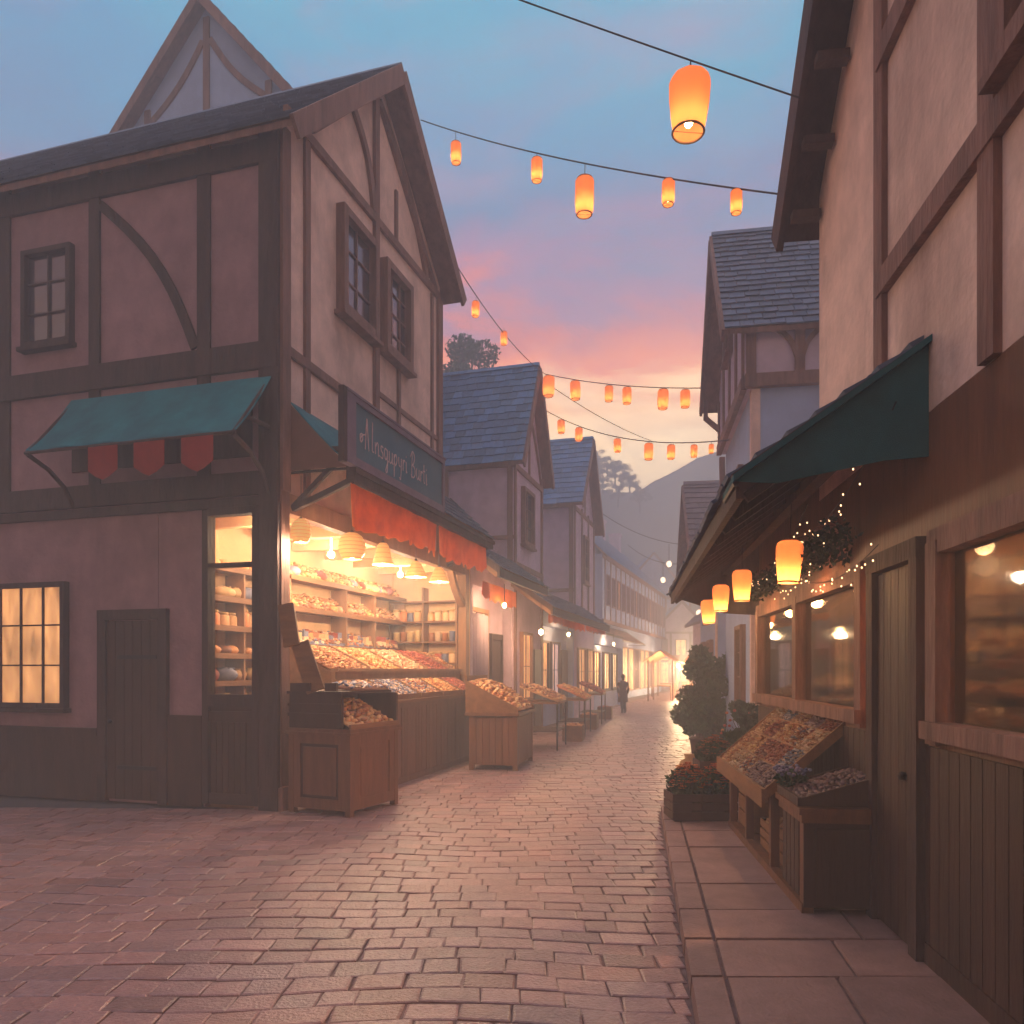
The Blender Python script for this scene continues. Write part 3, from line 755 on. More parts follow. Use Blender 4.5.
# stepped display behind the counter
sd = empty('display_steps', FA.at(1.5, .0, 0), FA.a, 'stepped wooden display bench piled with pastries behind the long counter', 'display')
m = MB(); m.box(0, 5.3, .05, .11, 1.6, 1.80); m.box(0, 5.3, .0, .14, 1.78, 1.82); m.build('front_rail', M['timber_light'], sd)
m = MB(); m.prism([(.1, 0.03), (.85, 0.03), (.85, 2.13), (.1, 1.76)], YZ, 0.02, 5.28); m.build('sloping_bed', M['wood_plain'], sd)
m = MB()
for xx in (1.2, 2.4, 3.6, 4.8): m.prism([(.1, 1.76), (.85, 2.13), (.85, 2.22), (.1, 1.86)], YZ, xx, xx + .03)
m.build_each('divider', M['timber_light'], sd)
for i, (a, b, pal, what) in enumerate(((1.53, 2.68, 'bread', 'brown pastries in the nearest bay'), (2.75, 3.88, 'orange', 'golden orange pastries in the second bay'), (3.95, 5.08, 'pale', 'pale cream pastries in the middle bay'), (5.15, 6.28, 'red', 'reddish fruit in the fourth bay'), (6.35, 6.78, 'bread', 'brown rolls in the farthest narrow bay'))):
    heap('pastry_heap', what + ' of the stepped display', FA, a, b, .12, .84, 1.80, 2.15, pal, .036, 'heaps on the stepped display', bulge=.06)

# long plank counter
ct = empty('counter', FA.at(1.35, -.5, 0), FA.a, 'long plank fronted wooden counter under the shop opening', 'counter')
CL = 5.05
m = MB(); m.box(.02, CL - .02, .03, .5, .0, 1.28); m.build('body', M['wood_dark'], ct)
m = MB(); x = 0.02
while x < CL - .05:
    ww = R.uniform(.09, .13); m.box(x + .003, min(x + ww, CL - .02) - .003, -R.uniform(0, .006), .03, .1, 1.24); x += ww
m.build('planks', M['wood_cabinet'], ct)
m = MB(); m.box(0, CL, -.015, .035, 0, .1); m.box(0, CL, -.012, .035, 1.2, 1.275); m.build_each('rail', M['wood_cabinet'], ct)
m = MB(); m.box(-.03, CL + .03, -.05, .52, 1.28, 1.33); m.build('top', M['wood_plain'], ct)
xs = [(1.40, 2.35, 'mixed', 'mixed sweets, nearest'), (2.40, 3.4, 'blue', 'blue and white wrapped sweets'), (3.45, 4.4, 'mixed', 'mixed brown sweets, middle'), (4.45, 5.4, 'orange', 'orange candied fruit'), (5.45, 6.3, 'red', 'red candied fruit, farthest')]
for a, b, pal, what in xs:
    tr = empty('display_tray', FA.at(a, -.5, 1.335), FA.a, 'shallow sloping wooden tray on the counter holding ' + what, 'tray', 'trays on the long counter')
    m = MB(); L = b - a
    m.box(0, L, 0, .02, 0, .08); m.box(0, L, .5, .52, .0, .33)
    m.prism([(.02, 0), (.5, 0), (.5, .33), (.02, .08)], YZ, 0, .015); m.prism([(.02, 0), (.5, 0), (.5, .33), (.02, .08)], YZ, L - .015, L)
    m.build('tray_frame', M['wood_plain'], tr)
    heap('sweet_heap', what + ', piled in a sloping counter tray', FA, a + .02, b - .02, -.47, -.01, 1.37, 1.62, pal, .028, 'sweets on the long counter', bulge=.05)

# corner cabinet
cx_, cy_ = -1.97, 9.24; FC = Frame(cx_, cy_, math.radians(65.4))
cb = empty('cabinet', (cx_, cy_, 0), FC.a, 'dark panelled wooden cabinet at the foot of the corner post', 'cabinet')
m = MB(); m.box(.03, 1.03, .03, .92, .07, 1.0); m.build('carcass', M['wood_dark'], cb)
m = MB()
for (x, y) in ((0, 0), (.98, 0), (0, .87), (.98, .87)): m.box(x, x + .08, y, y + .08, 0, 1.0)
m.build_each('corner_post', M['wood_cabinet'], cb)
m = MB()
m.box(.08, .98, .005, .03, .07, .2); m.box(.08, .98, .005, .03, .88, 1.0); m.box(.08, .2, .005, .03, .2, .88); m.box(.86, .98, .005, .03, .2, .88); m.box(.2, .86, .018, .03, .2, .88); m.box(.24, .82, .010, .03, .24, .84)
m.build('front_panel', M['wood_cabinet'], cb)
m = MB()
m.box(.005, .03, .08, .87, .07, .2); m.box(.005, .03, .08, .87, .88, 1.0); m.box(.005, .03, .08, .18, .2, .88); m.box(.005, .03, .77, .87, .2, .88); m.box(.012, .03, .22, .73, .24, .84)
m.build('side_panel', M['wood_cabinet'], cb)
m = MB(); m.box(-.04, 1.1, -.04, .98, 1.0, 1.03); m.box(-.02, 1.08, -.02, .96, 1.03, 1.07); m.build('top', M['wood_cabinet'], cb)
m = MB(); m.box(.02, 1.05, .62, .95, 1.073, 1.5); m.box(.02, .06, .14, .62, 1.073, 1.5); m.box(1.01, 1.05, .0, .62, 1.073, 1.5); m.box(-.01, 1.08, .12, .97, 1.5, 1.535); m.box(-.003, .02, .13, .96, 1.22, 1.26)
m.box(-.003, .02, .13, .96, 1.35, 1.38)
m.build('riser', M['wood_dark'], cb)
m = MB(); m.box(.0, 1.06, -.02, .015, 1.073, 1.13); m.build('lip', M['wood_plain'], cb)
heap('pastry_heap', 'brown twisted pastries in the open front of the corner cabinet', FC, .08, 1.0, .03, .6, 1.09, 1.38, 'bread', .045, None, bulge=.05)
heap('sweet_heap', 'small wrapped sweets along the top of the corner cabinet', FC, .3, 1.05, .15, .6, 1.55, 1.60, 'blue', .034, None, bulge=.02)
# hinged board leaning on the cabinet
def P3(px, py, Y): return Vector(((px - 512) / 760 * Y, Y, EYE + (670 - py) / 760 * Y))
bd = empty('leaning_board', (-2.45, 9.3, 1.54), 0, 'weathered wooden board in two hinged leaves leaning from the cabinet to the post', 'board')
o_ = Vector(bd.location)
m = MB(); m.bar(P3(316, 691, 9.35) - o_, P3(300, 643, 9.45) - o_, .235, .035, (0, 1, .3)); m.build('lower_leaf', M['wood_plain'], bd)
m = MB(); m.bar(P3(292, 646, 9.42) - o_, P3(286, 604, 9.5) - o_, .20, .045, (0, 1, .3)); m.build('upper_leaf', M['wood_plain'], bd)
for o in bd.children:
    pass
m = MB(); m.box(-.26, -.02, -.02, .1, 0, .1); m.box(.16, .30, .0, .1, 0, .1); m.build_each('foot_block', M['wood_dark'], bd)

# pendant lamps
def pendant(label, x, y, ztop, kind, watt):
    r = empty('pendant_lamp', FA.at(x, y, ztop), FA.a, label, 'lamp', 'wicker lamps in the open shop')
    m = MB(); m.tube([(0, 0, 0), (0, 0, 4.45 - ztop)], .006, 5); m.blob((0, 0, 0.01), .03, .03, .03); m.build('cord', M['wire'], r)
    m = MB()
    prof = {'round': [(.07, 0), (.15, -.06), (.19, -.17), (.185, -.28), (.13, -.38)], 'bell': [(.05, 0), (.09, -.05), (.13, -.2), (.17, -.34)], 'cone': [(.03, 0), (.08, -.04), (.14, -.16), (.19, -.28)]}[kind]
    pts = smooth(prof, 4); m.lathe(pts, n=20, cap=False); m.build('shade', M['wicker_glow'], r, True, recalc=False)
    m = MB()
    for i in range(1, len(pts), 2): m.lathe([(pts[i][0] + .001, pts[i][1] - .003), (pts[i][0] + .004, pts[i][1]), (pts[i][0] + .001, pts[i][1] + .003)], n=20, cap=False)
    m.build('ribs', M['wicker_rib'], r, True)
    m = MB(); m.blob((0, 0, prof[-1][1] + .03), .035, .035, .045); m.build('bulb', M['flame'], r, True)
    pt_light(r, (0, 0, prof[-1][1] - .06), watt, (1, .74, .48), .09)
    return r
PW = 95
def pend_px(px, py, y, kind, lab):
    # place on a line y metres inside the front plane
    x, z = fac(px, py, -y); return pendant(lab, x, y, z, kind, PW)
def last_pend(k):
    o = [x for x in bpy.data.objects if x.name.startswith('pendant_lamp')][-1]; o.scale = (k, k, k)
pend_px(352, 533, -.3, 'round', 'round wicker lamp hanging left of the four over the counter')
pend_px(383, 543, -.3, 'bell', 'bell shaped wicker lamp beside the round one')
pend_px(416, 561, -.3, 'cone', 'conical wicker lamp, third of the four over the counter')
pend_px(439, 567, -.3, 'cone', 'conical wicker lamp nearest the far shop post')
pend_px(301, 519, -.2, 'round', 'half hidden wicker lamp nearest the corner post').scale = (.66, .66, .8)
l = empty('ceiling_lamp', FA.at(.95, .9, 3.72), 0, 'small round lamp seen through the side window of the shop', 'lamp')
m = MB(); m.blob((0, 0, 0), .06, .06, .06, 12, 8); m.tube([(0, 0, .05), (0, 0, .3)], .012); m.build('globe', M['flame'], l, True); pt_light(l, (0, -.12, -.05), 45, (1, .68, .4), .08)

for x, lab in ((2.7, 'small round lamp added on the shop ceiling, nearer one'), (5.4, 'small round lamp added on the shop ceiling, farther one')):
    l = empty('ceiling_lamp', FA.at(x, .8, 3.7), 0, lab, 'lamp'); m = MB(); m.blob((0, 0, 0), .06, .06, .06, 12, 8); m.tube([(0, 0, .05), (0, 0, .3)], .012); m.build('globe', M['flame'], l, True); pt_light(l, (0, -.1, -.1), 115, (1, .76, .5), .1)  # added lamps, put in to brighten the shop behind the wicker pendants
# second display cabinet
F2 = Frame(.09, 13.5, math.atan2(2.2, .45))
c2 = empty('cabinet', (.09, 13.5, 0), F2.a, 'square plank sided wooden display stand heaped with pastries in mid street', 'cabinet')
m = MB(); m.box(.03, 1.57, .03, .87, .1, .98); m.build('carcass', M['wood_dark'], c2)
m = MB()
for k in range(12): m.box(.03 + k * .128, .15 + k * .128, .0, .03, .1, .95)
for k in range(7): m.box(.0, .03, .035 + k * .12, .147 + k * .12, .1, .95)
m.build('planks', M['wood_cabinet'], c2); m = MB()
for (x, y) in ((0, 0), (1.5, 0), (0, .8), (1.5, .8)): m.box(x - .004, x + .08, y - .004, y + .08, 0, .97)
m.build_each('corner_post', M['wood_cabinet'], c2)
m = MB(); m.box(-.05, 1.65, -.05, .95, .98, 1.035); m.build('top', M['wood_cabinet'], c2)
m = MB(); m.prism([(-.02, 1.035), (.92, 1.035), (.92, 1.6), (-.02, 1.12)], YZ, 0, .03); m.prism([(-.02, 1.035), (.92, 1.035), (.92, 1.6), (-.02, 1.12)], YZ, 1.57, 1.6); m.box(0, 1.6, .92, .95, 1.035, 1.7)
m.build_each('tray_side', M['wood_plain'], c2)
heap('pastry_heap', 'golden pastries on the near half of the plank sided stand', F2, .04, .8, .0, .9, 1.08, 1.56, 'orange', .05, bulge=.1)
heap('pastry_heap', 'brown pastries on the far half of the plank sided stand', F2, .82, 1.56, .0, .9, 1.08, 1.58, 'bread', .05, bulge=.1)
# metal table
def stand(label, F, L, W, H, pal, goods_label, mt='iron', name='table', rise=.35):
    r = empty(name, (F.x, F.y, 0), F.a, label, 'table')
    m = MB(); m.box(0, L, 0, W, H - .04, H); m.build('tabletop', M['wood_plain'], r)
    for (x, y) in ((.03, .03), (L - .03, .03), (.03, W - .03), (L - .03, W - .03)):
        m = MB(); m.tube([(x, y, 0), (x, y, H - .04)], .02, 8); m.build('leg', M[mt], r)
    m = MB(); m.box(.03, L - .03, .03, W - .03, H * .38, H * .38 + .02)
    m.build('lower_shelf', M['wood_dark'], r)
    heap('pastry_heap', goods_label, F, .02, L - .02, .02, W - .02, H + .02, H + rise, pal, .05, bulge=.08)
    return r
stand('thin legged metal table of pastries beyond the plank sided stand', Frame(1.03, 16.9, F2.a), 1.5, .9, 1.08, 'bread', 'brown pastries sloping up on the thin legged metal table')
stand('far table with orange fruit near the mauve house corner', Frame(2.0, 20.6, F2.a), 1.6, .8, 1.0, 'orange', 'orange fruit piled on the far table')
stand('farthest table on the left, beside the posts of the low canopy', Frame(3.0, 25.2, F2.a), 1.5, .8, 1.0, 'red', 'red fruit piled on the farthest left table')
# crates on the ground by the tables
def crate(loc, rz, label, L=.5, W=.35, H=.28, pal=None, group='small crates along the left shops', glabel=None):
    r = empty('crate', loc, rz, label, 'crate', group); m = MB()
    for k in range(3):
        z = .02 + k * (H / 3)
        m.box(0, L, 0, .014, z, z + H / 3 - .02); m.box(0, L, W - .014, W, z, z + H / 3 - .02); m.box(0, .014, .014, W - .014, z, z + H / 3 - .02); m.box(L - .014, L, .014, W - .014, z, z + H / 3 - .02)
    m.box(.014, L - .014, .014, W - .014, 0.0, .015)
    m.build('slats', M['wood_plain'], r)
    m = MB()
    for (x, y) in ((.014, .014), (L - .044, .014), (.014, W - .044), (L - .044, W - .044)): m.box(x, x + .03, y, y + .03, 0.015, H)
    m.build_each('corner_block', M['wood_dark'], r)
    if pal: heap('fruit_heap', glabel, Frame(loc[0], loc[1], rz), .02, L - .02, .02, W - .02, loc[2] + H - .05, loc[2] + H - .05, pal, .04, bulge=.05)
    return r
crate((1.75, 19.0, 0), F2.a, 'low slatted crate of brown goods on the cobbles past the metal table', .7, .5, .4, 'bread', glabel='brown goods in the low crate past the metal table')
crate((2.55, 22.9, 0), F2.a, 'slatted crate of orange goods on the cobbles between the far tables', .7, .5, .45, 'orange', glabel='orange goods in the crate between the far tables')
crate((3.6, 27.6, 0), F2.a, 'distant slatted crate by the mauve house', .7, .5, .45, 'red', glabel='red goods in the distant crate')

# low shops between the houses
def low_shop(label, x0, x1, h, depth, wm='plaster_mauve'):
    r = empty('low_shop', FA.at(x0, 0), FA.a, label, 'shop'); L = x1 - x0
    m = MB(); m.box(0, L, .25, depth, 0, h); m.box(0, L, .0, .25, h - .5, h); m.box(0, .15, .0, .25, 0, h - .5); m.box(L - .15, L, 0, .25, 0, h - .5); m.build('wall', M[wm], r)
    m = MB(); m.box(-.02, L + .02, -.02, depth, h, h + .1); m.build('roof', M['timber_dark'], r)
    return r, L
ls, L = low_shop('single storey shop with pale curtained window beside the big lit shop', 7.31, 10.68, 4.2, 4)
window(ls, .35, 1.75, .95, 3.2, XZ, .25, -1, 2, 1, 'lit_pane_pale', 'timber_light', .1, .1)
m = MB()
for k in range(26):
    m.tube([(.4 + k * .05, .13 + .02 * (k % 2), 1.05), (.4 + k * .05, .13 + .02 * (k % 2), 3.1)], .022, 6)
m.build('curtain', M['curtain'], ls, True)
m = MB(); m.box(1.95, 2.03, .13, .25, 0, 2.7); m.box(2.82, 2.9, .13, .25, 0, 2.7); m.box(2.03, 2.82, .133, .25, 2.55, 2.7)
dd = m.build('door', M['timber_dark'], ls); m = MB(); m.box(2.03, 2.82, .18, .25, .02, 2.55); m.box(2.12, 2.73, .17, .18, 1.3, 2.4); m.build('door_leaf', M['wood_dark'], dd)
ls2, L = low_shop('low shop front between the blue roofed house and the mauve house', 13.78, 18.5, 3.7, 4, 'plaster_blue')
window(ls2, .4, 1.6, .9, 2.7, XZ, .25, -1, 2, 2, 'lit_pane', 'timber_dark'); window(ls2, 2.0, 3.2, .9, 2.7, XZ, .25, -1, 2, 2, 'lit_pane_pale', 'timber_dark')
m = MB(); m.box(3.5, 4.4, .15, .25, 0, 2.5); m.build('door', M['wood_dark'], ls2)
ls3, L = low_shop('low wall and shop front past the mauve house, before the hazy terrace', 22.65, 31.0, 3.4, 3, 'plaster_blue')
window(ls3, .6, 2.4, .9, 2.6, XZ, .25, -1, 3, 2, 'lit_pane_far', 'timber_dark'); window(ls3, 3.4, 5.2, .9, 2.6, XZ, .25, -1, 3, 2, 'lit_pane_far', 'timber_dark')
window(ls3, 6.0, 7.6, .9, 2.6, XZ, .25, -1, 3, 2, 'lit_pane_far', 'timber_dark')

# house B (blue roof)
def gable_house(name, label, F, x0, wdt, inn, depth, e0, e1, ax, az, over, eo, wm, tm, **k):
    r = empty(name, F.at(x0, 0), F.a, label, 'house')
    m = MB(); m.prism([(0, 0), (wdt, 0), (wdt, e1), (ax, az), (0, e0)], XZ, 0, inn * depth); m.build('wall', M[wm], r)
    roof_gable(r, wdt, inn, depth, e0, e1, ax, az, over, eo, tm, **k)
    return r
B = gable_house('gabled_house', 'narrow steep gabled house with a blue slate roof beside the big timber house', FA, 10.73, 3.02, 1, 7, 7.45, 7.6, 1.55, 10.25, .3, .18, 'plaster_mauve', 'slate_blue', tw=.3, th=.24)
t = MB()
for x in (.08, 2.94): t.timber([(x, 0), (x, 7.5)], .15, XZ, .01, -pr())
t.timber([(0, 7.2), (3.02, 7.2)], .14, XZ, .01, -.055); t.timber([(1.5, 7.3), (1.5, 9.9)], .1, XZ, .01, -pr()); t.timber([(0, 4.6), (3.02, 4.6)], .14, XZ, .01, -.055)
t.timber(curve((.2, 7.3), (1.4, 9.0), .1), .09, XZ, .01, -pr()); t.timber(curve((2.85, 7.3), (1.6, 9.0), -.1), .09, XZ, .01, -pr())
t.build('front_timbers', M['timber'], B)
t = MB()
for y in (.1, 1.9, 3.4, 5.0): t.timber([(y, 0), (y, 7.4)], .14, YZ, .01, -pr())
t.timber([(0, 7.25), (7, 7.25)], .2, YZ, .01, -.055); t.timber([(0, 5.3), (7, 5.3)], .1, YZ, .01, -.05)
t.build('side_timbers', M['timber'], B)
window(B, .75, 1.75, 5.3, 6.75, XZ, 0, -1, 2, 3, 'glass_dark', 'timber', .1, .12)
window(B, .6, 1.6, 1.0, 2.8, XZ, 0, -1, 2, 2, 'lit_pane', 'timber_light'); m = MB(); m.box(2.0, 2.8, -.05, 0, 0, 2.4); m.build('door', M['wood_dark'], B)
# house C (mauve)
Cc = gable_house('gabled_house', 'mauve gabled house with a slate roof behind the blue roofed one', FA, 18.55, 4.05, 1, 7, 8.0, 7.7, 2.0, 10.6, .35, .25, 'plaster_mauve', 'slate_blue', tw=.35, th=.28)
t = MB()
for x in (.08, 1.4, 2.7, 3.97): t.timber([(x, 3.5), (x, 7.9)], .15, XZ, .01, -pr())
t.timber([(0, 7.7), (4.05, 7.7)], .15, XZ, .01, -.055); t.timber([(2.0, 7.8), (2.0, 10.2)], .1, XZ, .01, -pr())
t.build('front_timbers', M['timber'], Cc)
t = MB()
for y in (.1, 2.0, 4.0): t.timber([(y, 0), (y, 8)], .16, YZ, .01, -pr())
t.timber([(0, 7.8), (7, 7.8)], .2, YZ, .01, -.055); t.timber([(0, 4.7), (7, 4.7)], .12, YZ, .01, -.05)
t.build('side_timbers', M['timber'], Cc)
window(Cc, 1.6, 2.5, 5.2, 6.9, XZ, 0, -1, 2, 3, 'glass_dark', 'timber', .1, .1); window(Cc, .5, 1.9, .9, 2.6, XZ, 0, -1, 2, 2, 'lit_pane', 'timber_light'); window(Cc, 2.3, 3.7, .9, 2.6, XZ, 0, -1, 2, 2, 'lit_pane', 'timber_light')

# terrace D in the haze
D = empty('terrace_house', FD.at(0, 0), FD.a, 'long two storey terrace fading into blue haze down the street', 'house'); DL = 25
m = MB(); m.prism([(0, 0), (6, 0), (6, 8), (3, 11.2), (0, 8)], YZ, 0, DL); m.build('wall', M['plaster_blue'], D)
m = MB(); m.box(0.01, DL, -.35, 0, 4.4, 7.9); m.build('jetty', M['plaster_blue'], D)
m = MB()
m.box(-.02, DL, -.42, -.351, 4.3, 4.5); m.box(-.02, DL, -.40, -.351, 7.7, 7.9)
x = .5
while x < DL: m.box(x, x + .14, -.39, -.351, 4.5, 7.7); x += 1.5
m.build('front_timbers', M['timber'], D)
m = MB(); m.prism([(-.65, 7.65), (3, 11.35), (6.6, 7.65), (6.6, 7.75), (3, 11.47), (-.65, 7.75)], YZ, -.3, DL + .3); rf = m.build('roof', M['timber'], D)
t = MB(); tiles(t, (-.3, -.65, 7.76), (DL + .6, 0, 0), (0, 3.65, 3.7), .5, .4); t.build('slates', M['slate_blue'], rf)
for cx in (6, 14, 20): m = MB(); m.box(cx, cx + .8, 2.6, 3.4, 10.5, 12.4); m.box(cx - .08, cx + .88, 2.52, 3.48, 12.4, 12.55); m.build('chimney', M['plaster_mauve'], rf)
x = 1.0; i = 0
while x < DL - 1: window(D, x, x + .65, 5.3, 6.9, XZ, -.35, -1, 2, 2, 'glass_dark' if i % 4 != 2 else 'lit_pane', 'timber', .07, .06, False); x += 1.5; i += 1
x = .8; i = 0
while x < DL - 2: window(D, x, x + 1.6, .5, 3.2, XZ, 0, -1, 3, 2, 'lit_pane_far' if i % 3 != 2 else 'glass_dark', 'timber_light', .09, .06, False); x += 2.2; i += 1
canvas('awning', 'pale cloth awning over the lit front of the hazy terrace', FD, .5, 9, 4.2, 3.4, 1.2, 'canvas_cream')
# closing houses
def far_house(label, x, y, ang, w, dep, e, az, tm, wm, lit):
    r = empty('gabled_house', (x, y, 0), ang, label, 'house')
    m = MB(); m.prism([(0, 0), (w, 0), (w, e), (w / 2, az), (0, e)], XZ, 0, dep); m.build('wall', M[wm], r)
    roof_gable(r, w, 1, dep, e, e, w / 2, az, .4, .4, tm, tw=.6, th=.45)
    t = MB()
    for xx in (.1, w * .33, w * .66, w - .1): t.timber([(xx, 0), (xx, e)], .2, XZ, .01, -pr())
    t.timber([(0, e * .5), (w, e * .5)], .2, XZ, .01, -.06); t.timber([(0, e), (w, e)], .2, XZ, .01, -.06); t.build('front_timbers', M['timber'], r)
    for i in range(3):
        xx = w * (.1 + .31 * i); window(r, xx, xx + w * .18, e * .6, e * .88, XZ, 0, -1, 2, 2, lit if i == 1 else 'glass_dark', 'timber', .1, .06, False)
        window(r, xx, xx + w * .2, .6, 2.9, XZ, 0, -1, 2, 2, 'lit_pane_far', 'timber', .1, .06, False)
    return r
far_house('hazy gabled house closing the end of the street', 12.6, 69, .1, 5.6, 6, 5.2, 8.0, 'slate_blue', 'plaster_mauve', 'lit_pane_far')
far_house('hazy gabled house at the street end, behind the hanging lanterns', 18.6, 66, .35, 6, 6, 5.8, 9.2, 'slate_brown', 'plaster_mauve', 'lit_pane')
far_house('tall hazy gabled house between the terrace and the hill', 9.5, 70, 0, 7, 6, 8.5, 12.5, 'slate_blue', 'plaster_blue', 'lit_pane')
far_house('blue hazy gabled house up the slope behind the terrace', 2.5, 68, .2, 8, 7, 10.0, 14.5, 'slate_blue', 'plaster_blue', 'lit_pane')

# tall building behind the big house, top left
FZ = Frame(-10.63, 19.1, FA.a - PI / 2)
Z = empty('tall_house', FZ.at(0, 0), FZ.a, 'tall grey timber framed gable rising behind the big house, top left', 'house'); zw = 7.0
m = MB(); m.prism([(0, 0), (zw, 0), (zw, 13.6), (3.5, 17.6), (0, 13.6)], XZ, 0, 6); m.build('wall', M['plaster_blue'], Z)
roof_gable(Z, zw, 1, 6, 13.6, 13.6, 3.5, 17.6, .3, .3, 'slate', tw=.4, th=.35)
t = MB()
for x in (.1, 1.8, 3.5, 5.2, 6.9): t.timber([(x, 9), (x, 13.6 + (3.4 - abs(x - 3.5)) * 1.1)], .17, XZ, .01, -pr())
t.timber([(0, 13.5), (zw, 13.5)], .2, XZ, .01, -.06); t.timber([(1.2, 14.9), (5.8, 14.9)], .16, XZ, .01, -.06); t.timber([(0, 11.6), (zw, 11.6)], .2, XZ, .01, -.06)
t.timber(curve((5.3, 15.0), (3.6, 16.8), .15), .14, XZ, .01, -pr()); t.timber(curve((1.7, 15.0), (3.4, 16.8), -.15), .14, XZ, .01, -pr())
t.build('front_timbers', M['timber'], Z)

# ------------------------------------------------------------------ right side: tall corner building + lean-to shop
RW = 6.8; Rx0 = .6
RB = empty('tall_house', FR.at(Rx0, 0), FR.a, 'tall plastered house with a dark overhanging gable, nearest on the right', 'house')
w_ = RW - Rx0
m = MB(); m.prism([(0, 3.3), (w_, 3.3), (w_, 6.0), (3.1, 8.9), (0, 6.0)], XZ, 0, -6); m.build('upper_wall', M['plaster_front'], RB)
roof_gable(RB, w_, -1, 6, 6.0, 6.0, 3.1, 8.9, .28, .28, 'slate', 'timber_dark', bh=.34)
m = MB()
for i in range(16):
    x = .1 + i * (w_ - .2) / 15; m.box(x - .05, x + .05, .02, .26, 5.72 + (3.1 - abs(x - 3.1)) * .93 - .07, 5.72 + (3.1 - abs(x - 3.1)) * .93)
m.build_each('rafter_end', M['timber_dark'], RB)
t = MB()
for x in (.1, 1.6, 3.1, 4.6): t.timber([(x, 3.3), (x, 6.0 + (3.1 - abs(x - 3.1)) * .85)], .16, XZ, -.01, pr())
t.timber([(0, 5.95), (4.6, 5.95)], .18, XZ, -.01, .055); t.timber([(0, 4.4), (4.6, 4.4)], .16, XZ, -.01, .055)
t.timber(curve((1.7, 4.5), (3.0, 5.8), .15), .12, XZ, -.01, pr())
t.build('front_timbers', M['timber'], RB)
window(RB, 1.95, 2.85, 4.6, 5.7, XZ, 0, 1, 2, 3, 'glass_dark', 'timber', .1, .1)
# ground floor shell
m = MB(); e_ = 9.55 - Rx0
z0w, z1w = 1.46, 2.46
m.box(0, e_, -.12, 0, 0.08, z0w - .06); m.box(0, e_, -.12, 0, z1w + .08, 3.297)
m.box(0, .5, -.12, 0, z0w - .06, z1w + .08); m.box(3.85, 4.75, -.12, 0, z0w - .06, z1w + .08); m.box(e_ - .14, e_, -.12, 0, z0w - .06, z1w + .08)
m.box(0, e_, -2.2, -2.1, .08, 3.297); m.box(e_ - .12, e_, -2.1, -.12, .08, 3.297); m.box(0, .12, -2.1, -.12, .08, 3.297)
m.box(w_ + .01, e_, -.12, 0, 3.2972, 3.68); m.build('shop_wall', M['wood_cabinet'], RB)
m = MB(); m.box(.12, e_ - .12, -2.1, -.12, 3.2, 3.29); m.box(.13, e_ - .13, -2.09, -2.06, .1, 3.19); m.box(e_ - .15, e_ - .122, -2.05, -.13, .1, 3.19); m.build('shop_ceiling', M['plaster_warm'], RB)
m = MB(); m.box(.12, e_ - .12, -2.1, -.12, .02, .09); m.build('shop_floor', M['wood_plain'], RB)
# window range
def shop_windows(a0, a1, n, nm='shop_window'):
    m = MB()
    for i in range(n + 1):
        a = a0 + (a1 - a0) * i / n; m.timber([(a, z0w - .08), (a, z1w + .06)], .14, XZ, -.1, .05 + .003 * i)
    m.timber([(a0 - .07, z0w), (a1 + .07, z0w)], .1, XZ, -.1, .09); m.timber([(a0 - .07, z1w + .06), (a1 + .07, z1w + .06)], .14, XZ, -.1, .048)
    for i in range(n):
        aa = a0 + (a1 - a0) * i / n + .07; bb_ = a0 + (a1 - a0) * (i + 1) / n - .07
        m.timber([(aa, z1w - .02), (aa + .16, z1w + .0)], .05, XZ, -.04, .03)
    w = m.build(nm, M['timber'], RB); p = MB(); p.prism([(a0, z0w), (a1, z0w), (a1, z1w + .04), (a0, z1w + .04)], XZ, -.03, -.022); p.build('pane', M['glass_clear'], w)
shop_windows(5.0, e_ - .1, 2)
shop_windows(.6, 3.7, 2)
d = MB()
for a in (3.92, 4.68): d.timber([(a, .1), (a, 2.5)], .12, XZ, -.02, .07)
d.timber([(3.86, 2.52), (4.74, 2.52)], .12, XZ, -.02, .073); dr = d.build('door', M['timber_dark'], RB)
d = MB()
for k in range(5): d.box(3.985 + k * .127, 4.105 + k * .127, .003, .035, .12, 2.44)
d.build('door_leaf', M['wood_dark'], dr)
d = MB(); d.blob((4.1, .06, 1.15), .03, .03, .03); d.build('handle', M['iron'], dr, True)
# panelling below windows
d = MB()
x = .05
while x < e_ - .1:
    if not (3.8 < x < 4.72): d.box(x + .004, x + .12, .002, .018, .22, 1.36)
    x += .125
d.box(0, 3.85, .0, .03, .1, .22); d.box(4.75, e_, 0, .03, .1, .22)
d.build('panelling', M['wood_dark'], RB)
# interior of right shop: shelf and lamps
sh = empty('wall_shelf', FR.at(5.2, -2.08, 0), FR.a, 'shelves of warm coloured goods behind the right hand shop windows', 'shelf')
for z in (1.0, 1.45, 1.9, 2.35): m = MB(); m.box(0, 4.1, 0, .3, z - .03, z); m.build('shelf_board', M['wood_plain'], sh)
for i, z in enumerate((1.0, 1.45, 1.9, 2.35)):
    heap('goods_row', ['warm coloured goods on the lowest', 'reddish goods on the second', 'golden goods on the third', 'lilac goods on the top'][i] + ' shelf inside the right hand shop', FR, 5.2, 9.25, -2.05, -1.8, z + .01, z + .12, ['bread', 'red', 'orange', 'lilac'][i], .06)
sh2 = empty('shop_table', FR.at(5.0, -1.2, 0), FR.a, 'table of goods just inside the right hand shop windows', 'table')
m = MB(); m.box(0, 4.0, 0, .8, 1.3, 1.36); m.build('tabletop', M['wood_plain'], sh2); m = MB()
for x in (.05, 3.9): m.box(x, x + .06, .05, .11, .1, 1.3); m.box(x, x + .06, .7, .76, .1, 1.3)
